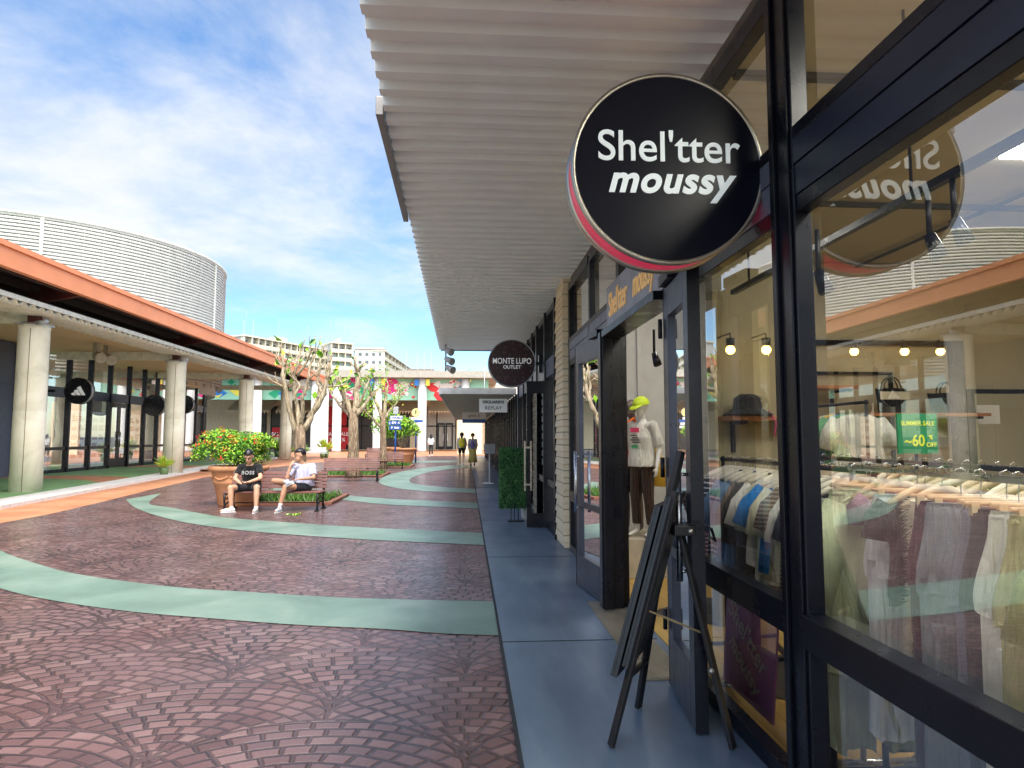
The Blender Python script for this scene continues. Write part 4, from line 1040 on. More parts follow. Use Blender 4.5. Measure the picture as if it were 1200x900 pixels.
def shrub(mb, c, rad, n, size, mats_w=(0, 0, 1, 1, 1, 2), flowers=0, seed=1, flat=.4):
    rs = random.Random(seed); random.seed(seed); c = Vector(c); rad = Vector(rad)
    lobes = [(c + Vector((rs.uniform(-.6, .6) * rad.x, rs.uniform(-.6, .6) * rad.y, rs.uniform(-.25, .5) * rad.z)), rs.uniform(.4, .62)) for _ in range(9)]
    for k in range(n):
        lc_, lr_ = rs.choice(lobes); d = Vector((rs.gauss(0, 1), rs.gauss(0, 1), rs.gauss(0, 1))).normalized()
        if d.z < -.5: d.z *= -1
        q = rs.uniform(.55, 1.08)
        p = lc_ + Vector((d.x * rad.x, d.y * rad.y, d.z * rad.z)) * lr_ * q
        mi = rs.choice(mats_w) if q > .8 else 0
        mb.leaf(p, size * rs.uniform(.7, 1.4), d + Vector((rs.gauss(0, .5), rs.gauss(0, .5), rs.gauss(0, .5))), wid=.5, mi=mi)
    for k in range(flowers):
        lc_, lr_ = rs.choice(lobes); d = Vector((rs.gauss(-.5, .8), -abs(rs.gauss(0, 1)), rs.uniform(-.1, 1))).normalized()
        p = lc_ + Vector((d.x * rad.x, d.y * rad.y, d.z * rad.z)) * lr_ * 1.1
        if rs.random() < .45 and p.x > c.x + .1: continue
        mi = rs.choice((3, 3, 4, 4, 4))
        for q in range(9): mb.leaf(p + Vector((rs.gauss(0, .03), rs.gauss(0, .03), rs.gauss(0, .02))), size * .55, d + Vector((rs.gauss(0, .6), rs.gauss(0, .6), rs.gauss(0, .6))), wid=.8, mi=mi)
TERRA = mat('terracotta', (.52, .24, .12), .75, var=.12, scale=3, bump=.2)
SOIL = mat('soil', (.05, .03, .02), .95)
def pot(label, x, y, r, h, cat='plant pot', deco=False):
    t = thing('terracotta_pot', label, cat, (x, y, 0))
    mb = MB(); mb.lathe([(r * .62, 0), (r * .66, .04), (r * .80, h * .55), (r * .86, h * .60), (r * .84, h * .64), (r * .90, h * .86), (r * .93, h * .87), (r * .99, h * .89), (r, h * .94), (r * .99, h), (r * .90, h), (r * .88, h * .9), (0.0, h * .9)], (x, y, 0), 48); mb.build('pot', TERRA, t)
    if deco:
        mb = MB()
        for k in range(8):
            a0 = 2 * PI * k / 8
            pts = [(x + math.cos(a0 + f * .7) * r * (.872), y + math.sin(a0 + f * .7) * r * .872, h * (.76 - .08 * math.sin(PI * f))) for f in [i / 8 for i in range(9)]]
            mb.tube(pts, .018, 6)
        mb.build('garland', TERRA, t)
    mb = MB(); mb.lathe([(r * .885, h * .92), (0, h * .95)], (x, y, 0), 32); mb.build('soil', SOIL, t)
    return t
pot('large terracotta pot with a moulded garland left of the first bench', -4.95, 15.0, .62, .86, deco=True)
fs = thing('flowering_shrub', 'dense bright green shrub with orange and red flowers growing in the large terracotta pot', 'shrub', (-4.95, 15.0, .8))
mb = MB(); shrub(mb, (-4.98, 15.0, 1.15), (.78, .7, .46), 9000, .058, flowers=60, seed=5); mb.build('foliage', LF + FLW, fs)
mb = MB(); rs = random.Random(4)
for k in range(26): a = rs.uniform(0, 6.28); q = rs.uniform(.1, .6); mb.tube([(-4.95, 15, .75), (-4.95 + math.cos(a) * q, 15 + math.sin(a) * q * .8, 1.3 + rs.uniform(-.2, .15))], [.015, .006], 5)
mb.build('stem', BARKD, fs)
pot('terracotta planter in the middle of the mall, right of the blue signpost', at(473, 530, 37).x, 37, .72, .85)
bs = thing('bushy_plant', 'loose green bushy plant growing in the planter right of the blue signpost', 'shrub', (at(473, 530, 37).x, 37, .8))
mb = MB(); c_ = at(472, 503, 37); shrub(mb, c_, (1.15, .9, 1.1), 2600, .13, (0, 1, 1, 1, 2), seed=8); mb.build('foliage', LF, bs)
mb = MB()
for k in range(7): mb.tube([(c_.x, 37, .7), (c_.x - .6 + .2 * k, 37 + .1 * (k % 3), 1.9)], [.03, .015], 6)
mb.build('stem', BARKD, bs)
pot('terracotta planter partly hidden behind the blue signpost', at(459, 530, 40).x, 40, .7, .85)
bs = thing('bushy_plant', 'green bushy plant behind the blue signpost, beside the leafy pruned tree', 'shrub', (at(459, 530, 40).x, 40, .8))
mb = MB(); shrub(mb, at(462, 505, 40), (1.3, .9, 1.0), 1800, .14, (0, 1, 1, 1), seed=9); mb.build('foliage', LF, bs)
def smallpot(label, u, v, Y, s=1.0, z0=0, yellow=False):
    p = at(u, v, Y); t = thing('potted_plant', label, 'potted plant', (p.x, Y, z0))
    mb = MB(); mb.lathe([(.13 * s, 0), (.17 * s, .26 * s), (.15 * s, .26 * s), (0, .24 * s)], (p.x, Y, z0), 20); mb.build('pot', mat('green_pot', (.12, .2, .08), .6), t)
    mb = MB(); random.seed(2)
    for k in range(90):
        a = random.uniform(0, 6.28); e = random.uniform(.3, 1.3); L = random.uniform(.25, .55) * s; o = Vector((p.x, Y, z0 + .26 * s))
        d = Vector((math.cos(a) * math.cos(e), math.sin(a) * math.cos(e), math.sin(e))); sd_ = Vector((-math.sin(a), math.cos(a), 0)) * .03 * s
        mb.mi = random.choice((2, 2, 1)) if yellow else random.choice((0, 1, 1, 2)); m_ = o + d * L * .6 + Vector((0, 0, .05)); e_ = o + d * L
        mb.poly([o - sd_ * .4, m_ - sd_, e_]); mb.poly([o + sd_ * .4, e_, m_ + sd_])
    mb.build('foliage', LF, t)
smallpot('small potted plant at the foot of the second cream column', 192, 558, 25.7, 1.0, .07, True)
smallpot('yellow-leaved potted plant beside the last arcade column', 352, 540, 42, 1.6)
smallpot('bright yellow potted plant in front of the white columns near the far bench', 380, 535, 46, 1.9, 0, True)
smallpot('green and yellow potted plant just right of the flowering shrub by the red shop window', 327, 540, 47, 1.8, .07)

# tree pits with grass and a brick edge
def pit(label, cx, cy, w, d, seed):
    t = thing('tree_pit', label, 'planting bed', (cx, cy, 0))
    mb = MB(); a, b = w / 2, d / 2
    mb.box(cx - a, cx + a, cy - b, cy - b + .12, 0, .07); mb.box(cx - a, cx + a, cy + b - .12, cy + b, 0, .07); mb.box(cx - a, cx - a + .12, cy - b + .121, cy + b - .121, 0, .07); mb.box(cx + a - .12, cx + a, cy - b + .121, cy + b - .121, 0, .07)
    mb.build('brick_edge', mat('brick_edge', (.22, .09, .06), .8), t, bevel=.01)
    mb = MB(); mb.box(cx - a + .13, cx + a - .13, cy - b + .13, cy + b - .13, .001, .05); mb.build('soil', SOIL, t)
    mb = MB(); rs = random.Random(seed)
    for k in range(1100):
        x = cx + rs.uniform(-a + .15, a - .15); y = cy + rs.uniform(-b + .15, b - .15); h = rs.uniform(.05, .2) * (1 + .5 * noise.noise(Vector((x * 2, y * 2, 0))))
        q = Vector((rs.gauss(0, .07), rs.gauss(0, .07), h)); s_ = Vector((rs.uniform(-1, 1), rs.uniform(-1, 1), 0)).normalized() * .008 * (1 + cy / 20)
        mb.poly([Vector((x, y, .05)) - s_, Vector((x, y, .05)) + s_, Vector((x, y, .05)) + q])
    g = mb.build('grass', GRASSM, t); g['kind'] = 'stuff'
pit('brick edged bed of grass under the big pruned tree behind the first bench', -4.0, 16.0, 2.15, 2.2, 1)
pit('brick edged bed of grass under the tree with the braided trunk', at(412, 556, 25.8).x, 26.0, 2.6, 2.4, 2)
pit('brick edged bed of grass under the leafy tree by the third bench', at(449, 548, 33).x, 33.5, 2.8, 2.4, 3)

# ------------------------------------------------------------------ benches
SLAT = mat('bench_slat', (.16, .065, .055), .5, var=.2, scale=5)
IRON = mat('cast_iron', (.02, .02, .024), .45, .5)
def bench(label, x, y, L, rz, grp=None, m=SLAT):
    t = thing('park_bench', label, 'bench', (x, y, 0), grp, rz); t.scale.z = .9
    mb = MB()                                     # local: sitter faces -y
    for k in range(5): mb.box(-L / 2, L / 2, -.24 + k * .092, -.24 + k * .092 + .075, .40, .432)
    mb.build('seat', m, t, bevel=.006, local=True)
    mb = MB()
    for k in range(5):
        z = .475 + k * .078; o = .235 + k * .022
        mb.prism([(-L / 2, o, z), (-L / 2, o + .028, z - .006), (-L / 2, o + .045, z + .056), (-L / 2, o + .017, z + .062)], (L, 0, 0))
    mb.build('backrest', m, t, bevel=.005, local=True)
    for s in (-1, 1):
        mb = MB(); x_ = s * (L / 2 - .06)
        mb.tube([(x_, -.27, .0), (x_, -.22, .12), (x_, -.25, .25), (x_, -.24, .39)], [.028, .022, .02, .026], 8)
        mb.tube([(x_, .30, .0), (x_, .22, .15), (x_, .24, .30), (x_, .27, .42), (x_, .31, .62), (x_, .38, .87)], [.03, .022, .022, .024, .02, .018], 8)
        mb.tube([(x_, -.25, .385), (x_, 0, .375), (x_, .25, .39)], .022, 8)
        mb.tube([(x_, -.21, .14), (x_, 0, .20), (x_, .21, .16)], .016, 8)
        mb.tube([(x_, -.23, .3), (x_, -.1, .26), (x_, -.02, .33)], .012, 6); mb.tube([(x_, .23, .3), (x_, .1, .26), (x_, .02, .33)], .012, 6)
        mb.box(x_ - .035, x_ + .035, -.32, -.2, 0, .03); mb.box(x_ - .035, x_ + .035, .24, .36, 0, .03)
        mb.build('leg', IRON, t, local=True)
    mb = MB(); mb.tube([(-L / 2 + .06, 0, .17), (L / 2 - .06, 0, .17)], .012, 6); mb.build('stretcher', IRON, t, local=True)
    return t
bench('slatted brown bench with black iron legs on which the two men sit', -3.88, 13.95, 1.95, R(-2))
bench('second slatted bench, empty, right of the seated men', at(411, 558, 22.6).x, 22.6, 1.85, R(4))
bench('third slatted bench, empty, in front of the leafy tree and signpost', at(451, 546, 31).x, 31, 1.7, R(6))
bench('small grey metal bench far off left of the braided tree', at(369, 538, 44).x, 44, 1.5, R(20), m=GALV)
bench('weathered slatted bench beside the planters at the end of the mall', at(445, 535, 42).x, 42, 1.8, R(-5))

# ------------------------------------------------------------------ signposts and boards in the mall
BLUE = mat('sign_blue', (.02, .08, .32), .5, var=.05)
SW = mat('sign_plain_white', (.72, .72, .72), .5, var=.03)
p = at(463, 540, 34.5)
t = thing('signpost', 'blue direction signpost with white lettered blades and a big P board, behind the third bench', 'signpost', (p.x, 34.5, 0))
mb = MB(); mb.tube([(p.x, 34.5, 0), (p.x, 34.5, 2.6)], .045, 12); mb.build('pole', BLUE, t)
mb = MB(); mb.box(p.x - .13, p.x + .13, 34.4, 34.6, 2.62, 3.0); b_ = mb.build('lantern_box', GALV, t, bevel=.02)
for k, (z, dx, txt, mm) in enumerate(((2.42, .05, 'C WORLD', SW), (2.17, -.03, 'J  879  A', BLUE), (1.92, 0, 'P  Exit', BLUE))):
    mb = MB(); mb.box(p.x + dx - .31, p.x + dx + .31, 34.3, 34.34, z - .105, z + .105); o = mb.build('sign_blade', mm, t, bevel=.01)
    mb = MB(); mb.text(txt, .15, tm((p.x + dx, 34.295, z)), .003, .006); mb.build('lettering', SW if mm is BLUE else BLUE, o)
p = at(487, 540, 38)
t = thing('signpost', 'signpost with a round yellow disc lettered F above white blades, by the broad column', 'signpost', (p.x, 38, 0))
mb = MB(); mb.tube([(p.x, 38, 0), (p.x, 38, 2.75)], .045, 12); mb.build('pole', BLUE, t)
mb = MB(); mb.disc((p.x, 37.9, 2.82), (0, 1, 0), .24, .08, 32); o = mb.build('disc', mat('disc_yellow', (.75, .62, .25), .5, var=.03), t)
mb = MB(); mb.text('F', .3, tm((p.x, 37.855, 2.82)), .003, .006); mb.build('lettering', _mats['cast_iron'], o)
for k, (z, dx, mm) in enumerate(((2.48, -.1, SW), (2.34, .12, BLUE), (2.18, .03, SW), (2.0, .08, SW))):
    mb = MB(); mb.box(p.x + dx - .28, p.x + dx + .28, 37.85, 37.89, z - .07, z + .07); mb.build('sign_blade', mm, t, bevel=.01)

# ------------------------------------------------------------------ artificial hedge screen on the walkway
hx, hy = .86, 11.75
t = thing('hedge_screen', 'upright artificial hedge screen on a thin black stand under the MONTE LUPO sign', 'hedge screen', (hx, hy, .02))
mb = MB(); rs = random.Random(9); random.seed(9)
for k in range(7000):
    x = hx + rs.uniform(-.26, .26); z = rs.uniform(.24, 1.27); y = hy + rs.choice((-1, -1, -1, 1)) * rs.uniform(.05, .10)
    if rs.random() < .2: x = hx + rs.choice((-1, 1)) * .27; y = hy + rs.uniform(-.09, .09)
    if rs.random() < .08: z = 1.28; y = hy + rs.uniform(-.09, .09)
    mb.leaf((x, y, z), rs.uniform(.022, .04), (rs.gauss(0, .6), -1 if y < hy else 1, rs.gauss(0, .6)), mi=rs.choice((0, 0, 0, 1)))
mb.build('foliage', [m_leaf('hedge_dark', (.015, .07, .02), (.04, .14, .04)), m_leaf('hedge_light', (.05, .2, .05), (.12, .32, .10))], t)
mb = MB(); mb.box(hx - .25, hx + .25, hy - .04, hy + .04, .25, 1.26); mb.build('backing', mat('hedge_core', (.01, .025, .01), .9), t)
mb = MB()
for s in (-.08, -.02, .05): mb.tube([(hx + s, hy, .03), (hx + s * .7, hy, .9)], .007, 6)
mb.tube([(hx - .14, hy - .1, .03), (hx + .14, hy - .1, .03)], .012, 6); mb.tube([(hx - .08, hy - .1, .03), (hx - .08, hy + .15, .03)], .012, 6); mb.tube([(hx + .05, hy - .1, .03), (hx + .05, hy + .15, .03)], .012, 6)
mb.build('stand', IRON, t)
mb = MB(); mb.box(1.0, 1.2, 11.9, 12.3, .02, .5); one('rubbish_bin', mb, mat('pale_box', (.5, .5, .5), .5), 'low pale grey box against the shop front behind the hedge screen', 'box', bevel=.01)
t = thing('menu_stand', 'white stand with a tilted board on the walkway under the low canopy', 'stand', (.72, 21, .02))
mb = MB(); mb.tube([(.72, 21, .03), (.72, 21, 1.0)], .025, 8); mb.lathe([(.2, 0), (.2, .02), (.02, .04)], (.72, 21, .02), 20); mb.build('pole', WHITE, t)
mb = MB(); mb.bar((.72, 20.95, .95), (.72, 21.12, 1.25), .35, .02); mb.build('board', GALV, t)

# ------------------------------------------------------------------ folded easel holding two dark boards
EZ = mat('easel_black', (.012, .012, .014), .42, 0, var=.3)
t = thing('easel', 'black folding display easel standing on the walkway in front of the open double doors', 'easel', (.95, 3.45, .02))
fl_, fr_, rear = at(716, 882, 3.26), at(748, 834, 3.70), at(859, 880, 3.20)
fl_.z = fr_.z = rear.z = .025
top = Vector((1.115, 3.42, 1.42))
def leg(p, q, nm='leg'):
    mb = MB(); mb.bar(p, q, .042, .022); return mb.build(nm, EZ, t, bevel=.003)
apx1 = Vector((1.065, 3.36, 1.22)); apx2 = Vector((1.085, 3.50, 1.20))
leg(fl_, apx1); leg(fr_, apx2)
hub = Vector((1.10, 3.42, 1.02))
leg(rear, hub + Vector((-.01, -.02, .03)))
mb = MB(); mb.bar(fl_.lerp(apx1, .35) + Vector((0, .03, -.03)), top, .045, .03); mb.build('centre_post', EZ, t, bevel=.003)
mb = MB(); mb.box(hub.x - .05, hub.x + .06, hub.y - .08, hub.y + .06, hub.z - .025, hub.z + .03); mb.build('hub_bracket', EZ, t, bevel=.006)
mb = MB(); mb.bar(fl_.lerp(apx1, .26), fr_.lerp(apx2, .22), .024, .018); mb.build('stretcher', EZ, t)
mb = MB(); mb.bar(fl_.lerp(apx1, .52), rear.lerp(hub, .50), .018, .008); mb.build('hinged_strut', mat('brass', (.35, .27, .15), .35, .8), t)
mb = MB(); a = rear.lerp(hub, .34); mb.ball(a + Vector((-.02, -.02, 0)), .017, 10); mb.ball(hub + Vector((.03, -.08, 0)), .015, 10); mb.build('wing_nut', BRASSW, t)
mb = MB(); pts = [hub + Vector(q) for q in ((.02, -.06, .03), (.07, -.09, .05), (.13, -.1, .02), (.15, -.1, -.05), (.12, -.1, -.02), (.08, -.09, .01))]
for i in range(len(pts) - 1): mb.bar(pts[i], pts[i + 1], .035, .004)
mb.build('strap', BLACK, t)
# the boards lean in the easel, edge towards the camera
def board(label, off, L0, w_, n0=0.03, th=.018):
    d = (apx1 - fl_).normalized(); across = (fr_ - fl_); across.z = 0; across.normalize(); nn = d.cross(across).normalized()
    if nn.x > 0: nn = -nn
    b0 = fl_ + d * L0 + nn * off; tp = d * 0.86
    T = thing('display_board', label, 'board', tuple(b0))
    mb = MB(); mb.prism([b0, b0 + across * w_, b0 + across * w_ + nn * th, b0 + nn * th], tp); mb.build('panel', EZ, T)
    mb = MB(); f = .028
    for (s0, s1, z0, z1) in ((0, f, 0, .86), (w_ - f, w_, 0, .86), (f, w_ - f, 0, f), (f, w_ - f, .86 - f, .86)):
        o = b0 + nn * (th + .001) + across * s0 + d * z0; mb.prism([o, o + across * (s1 - s0), o + across * (s1 - s0) + nn * .014, o + nn * .014], d * (z1 - z0))
    mb.build('frame', EZ, T, bevel=.002)
board('black framed board leaning on the easel, outer one of two', .055, .30, .40); board('black framed board leaning on the easel, inner one of two behind the outer board', .012, .36, .36)
mb = MB(); random.seed(3)
for k in range(7): mb.leaf((-3.28 + random.uniform(-.1, .1), 13.15 + random.uniform(-.08, .08), .012 + .01 * random.random()), .12, (random.uniform(-.3, .3), random.uniform(-.3, .3), 1), mi=random.choice((0, 1)))
one('fallen_sprig', mb, LF, 'small green sprig fallen on the paving in front of the bench', 'fallen leaves')
# hairline cracks, drain and stains that break up the walkway
mb = MB(); mb.box(.62, .78, 7.2, 7.36, .0182, .0222)
for k in range(5): mb.box(.635 + .028 * k, .648 + .028 * k, 7.215, 7.345, .0223, .0245)
one('floor_drain', mb, STEEL, 'small square steel drain cover set in the blue-grey walkway', 'drain') if False else mb.bm.free()
# ------------------------------------------------------------------ clothes on the racks
def fabric(name, col, stripe=None, pitch=.03, duty=.5, axis=2, var=.18):
    if name in _mats: return _mats[name]
    m = M(name, col, .85, 0, .2); n = m.noise(7, 6); base = m.ramp(n, [(.3, sc(col, 1 - var)), (.7, sc(col, 1 + var * .7))])
    if stripe:
        q = m.xyz()[axis] / pitch; s_ = q.fract().lt(duty); base = m.mix(s_, base, stripe)
    m.color(base); m.b.inputs['Sheen Weight'].default_value = .15
    mp = m.nt.nodes.new('ShaderNodeMapping'); mp.inputs['Scale'].default_value = (16, 16, 1.6); m.nt.links.new(m.coord(), mp.inputs[0])
    m.bump((m.noise(260, 2) * .12 + m.noise(1.3, 5, k=mp.outputs[0], dist=.8) * 1.6 + m.noise(11, 4) * .5), .9, .03)
    _mats[name] = m.m; return m.m
def ring_surf(mb, rings, cap=True):
    n = len(rings[0]); V = [[mb.bm.verts.new(p) for p in r] for r in rings]
    for i in range(len(V) - 1):
        for k in range(n): mb._f([V[i][k], V[i][(k + 1) % n], V[i + 1][(k + 1) % n], V[i + 1][k]], True)
    if cap: mb._f(V[0]); mb._f(V[-1][::-1])
def sheet_body(mb, prof, seed, n=40, fold=.012, cx=0):
    """closed cloth tube: prof = [(z, half width, half depth, x shift)]"""
    rs = random.Random(seed); ph = [rs.uniform(0, 6.28) for _ in range(4)]; fr_ = [rs.choice((3, 4, 5)), rs.choice((6, 7, 9)), rs.choice((11, 13))]
    rings = []
    z0 = prof[0][0]; z1 = prof[-1][0]; m = 18
    for i in range(m + 1):
        z = z0 + (z1 - z0) * i / m; j = 0
        while j < len(prof) - 2 and prof[j + 1][0] > z: j += 1
        a, b = prof[j], prof[j + 1]; f = (z - a[0]) / (b[0] - a[0]); f = min(1, max(0, f)); f = f * f * (3 - 2 * f)
        w_, d_, sx = [a[q] + (b[q] - a[q]) * f for q in (1, 2, 3)]
        amp = fold * 1.5 * (.3 + i / m)
        r = []
        for k in range(n):
            t = 2 * PI * k / n; c, s_ = math.cos(t), math.sin(t)
            u = math.copysign(abs(c) ** .8, c)
            dd = amp * (math.sin(fr_[0] * t + ph[0] + i * .12) + .7 * math.sin(fr_[1] * t + ph[1] - i * .1) + .35 * math.sin(fr_[2] * t + ph[2]))
            r.append((cx + sx + u * w_ + dd * .3 * c, s_ * d_ + dd * (1 if abs(c) < .95 else .4), z + (.012 * math.sin(3 * t + ph[3]) if i == m else 0)))
        rings.append(r)
    ring_surf(mb, rings)
HANGW = mat('hanger_pale', (.66, .62, .52), .45, var=.06)
HANGB = mat('hanger_wood', (.50, .40, .27), .45, var=.15)
def hanger(x, y, z, rz, m, label, grp, clips=False, sp=.2):
    t = thing('clothes_hanger', label, 'hanger', (x, y, z), grp, rz)
    mb = MB()
    if clips: mb.tube([(-.17, 0, -.085), (.17, 0, -.085)], .008, 6); mb.box(-.15, -.125, -.01, .01, -.125, -.08); mb.box(.125, .15, -.01, .01, -.125, -.08)
    else: mb.tube([(-sp, 0, -.135), (-sp * .6, 0, -.1), (-.03, 0, -.07), (.03, 0, -.07), (sp * .6, 0, -.1), (sp, 0, -.135)], [(.012, .012), (.016, .011), (.018, .011), (.018, .011), (.016, .011), (.012, .012)], 8)
    mb.build('bar', m, t, local=True)
    mb = MB(); pts = [(0, 0, -.08), (0, 0, -.045)] + [(.022 * math.cos(a) , 0, -.004 + .022 * math.sin(a)) for a in [R(q) for q in (-80, -30, 30, 80, 130, 175)]]
    mb.tube(pts, .0022, 5); mb.build('hook', STEEL, t, local=True)
    return t
def shirt(label, x, y, z, m, seed, L=.62, w_=.22, sl=.22, rz=0, collar=False, fold=.012, cat='shirt', nm='shirt', swing=.06):
    t = thing(nm, label, cat, (x, y, z), None, rz)
    mb = MB()
    sheet_body(mb, [(-.085, .05, .022, 0), (-.115, w_ * .62, .03, 0), (-.16, w_ * .98, .036, 0), (-.3, w_ * .97, .042, 0), (-.085 - L, w_ * 1.08, .05, 0)], seed, fold=fold)
    for s in (-1, 1):
        a = Vector((s * w_ * .80, 0, -.155)); b = Vector((s * (w_ + swing), 0, -.15 - sl)); mdl = a.lerp(b, .5) + Vector((s * .015, 0, .01))
        mb.tube([a, mdl, b], [(.075, .028), (.082, .034), (.078, .032)], 14, wob=.25, ax=(1, 0, .3))
    mb.build('cloth', m, t, local=True)
    if collar:
        mb = MB(); mb.tube([(-.05, -.025, -.075), (-.02, -.04, -.1), (.02, -.04, -.1), (.05, -.025, -.075), (.04, .03, -.065), (-.04, .03, -.065), (-.05, -.025, -.075)], .013, 6); mb.build('collar', m, t, local=True)
    return t
def trousers(label, x, y, z, m, seed, L=1.05, w_=.17, rz=0, pocket=False, cuff=None, cat='trousers', fold=.008):
    t = thing('trousers', label, cat, (x, y, z), None, rz); mb = MB()
    sheet_body(mb, [(-.10, w_ * .86, .03, 0), (-.13, w_ * .9, .035, 0), (-.38, w_ * 1.12, .05, 0), (-.42, w_ * 1.1, .045, 0)], seed, fold=fold)
    for s in (-1, 1): sheet_body(mb, [(-.36, w_ * .56, .045, s * w_ * .5), (-.6, w_ * .52, .045, s * w_ * .54), (-.10 - L, w_ * (.5), .04, s * w_ * .6)], seed + s + 5, n=28, fold=fold)
    mb.build('cloth', m, t, local=True)
    mb = MB(); mb.tube([(-w_ * .86, 0, -.12), (0, -.03, -.12), (w_ * .86, 0, -.12), (0, .03, -.12), (-w_ * .86, 0, -.12)], .012, 6); mb.build('waistband', m, t, local=True)
    if pocket: mb = MB(); mb.box(-w_ * .92, -w_ * .3, -.056, .02, -.70, -.52); mb.box(-w_ * .95, -w_ * .27, -.06, .022, -.55, -.51); mb.build('pocket', m, t, local=True, bevel=.008)
    return t
def rack(label, x, y0, y1, z, posts=True, zb=.03, m=None):
    t = thing('clothes_rack', label, 'clothes rack', (x, (y0 + y1) / 2, .02)); m = m or IRON
    mb = MB(); mb.tube([(x, y0, z), (x, y1, z)], .0135, 10); mb.build('rail', m, t)
    for y in (y0, y1):
        mb = MB(); mb.tube([(x, y, z), (x, y, zb)], .014, 10); mb.tube([(x - .25, y, zb), (x + .25, y, zb)], .014, 8); mb.ball((x, y, z), .022, 10); mb.build('post', m, t)
    return t
RZA = 1.335
rack('black clothes rack behind the narrow window beside the near door, hung with T-shirts and shirts', 1.86, 2.95, 4.75, RZA)
A = [  # near to far
 ('black short sleeved T-shirt nearest the thick black mullion, first on the rack', fabric('cloth_black', (.015, .015, .018)), .66, .25),
 ('navy knitted shirt second on the narrow window rack', fabric('cloth_navy', (.02, .025, .05)), .60, .22),
 ('white T-shirt with dark sleeves on the narrow window rack', fabric('cloth_white', (.62, .62, .60)), .55, .24),
 ('grey and brown striped knit shirt on the narrow window rack', fabric('cloth_brown_stripe', (.28, .24, .2), (.10, .07, .05), .022), .62, .2),
 ('cream short sleeved shirt next to the bright blue one', fabric('cloth_cream', (.60, .60, .47)), .55, .24),
 ('bright blue knitted shirt on the narrow window rack', fabric('cloth_blue', (.02, .17, .50)), .50, .2),
 ('pale sage shirt behind the bright blue one', fabric('cloth_sage', (.45, .50, .40)), .58, .24),
 ('white printed T-shirt in the middle of the narrow window rack', fabric('cloth_white'  , (.62, .62, .60)), .50, .22),
 ('charcoal shirt with pale lapels in the middle of the narrow window rack', fabric('cloth_charcoal', (.05, .045, .045)), .62, .3),
 ('grey-brown long shirt on the narrow window rack', fabric('cloth_taupe', (.22, .17, .15)), .72, .34),
 ('light blue denim shirt on the narrow window rack', fabric('cloth_denim', (.16, .27, .42)), .62, .34),
 ('mid blue shirt beside the denim one', fabric('cloth_midblue', (.10, .19, .35)), .60, .3),
 ('navy shirt with white stripes on the narrow window rack', fabric('cloth_navy_stripe', (.02, .03, .06), (.5, .52, .55), .032, .28), .58, .24),
 ('second navy and white striped shirt, hanging behind the first striped one', fabric('cloth_navy_stripe', (.02, .03, .06)), .56, .22),
 ('dark red and white striped shirt at the far end of the narrow window rack', fabric('cloth_red_stripe', (.25, .03, .03), (.6, .58, .52), .026, .35), .56, .22),
 ('tan shirt last on the narrow window rack', fabric('cloth_tan', (.45, .32, .18)), .54, .22)]
rs = random.Random(12)
for i, (lb_, m_, L, sl) in enumerate(A):
    y = 3.10 + i * .102; rz = rs.uniform(-.22, .12)
    hanger(1.86, y, RZA + .012, rz, HANGW, 'pale plastic hanger holding the ' + lb_.split(' on the')[0].split(' nearest')[0].split(' next')[0].split(' behind')[0].split(' beside')[0].split(' in the')[0].split(' second')[0].split(' last')[0].split(' at the')[0].split(',')[0], 'pale hangers on the narrow window rack')
    shirt(lb_, 1.86, y, RZA + .012 - .004, m_, 30 + i, L=L, sl=sl, rz=rz, collar=i in (8, 10, 12), w_=.21 + .015 * (i % 3), swing=.05 + .03 * (i % 2))
RZB = 1.355
rack('pale clothes rack behind the big window, hung with trousers and long garments', 1.80, 1.30, 3.02, RZB, m=STEEL)
OL, OL2 = fabric('cloth_olive', (.33, .37, .15)), fabric('cloth_khaki', (.46, .45, .24))
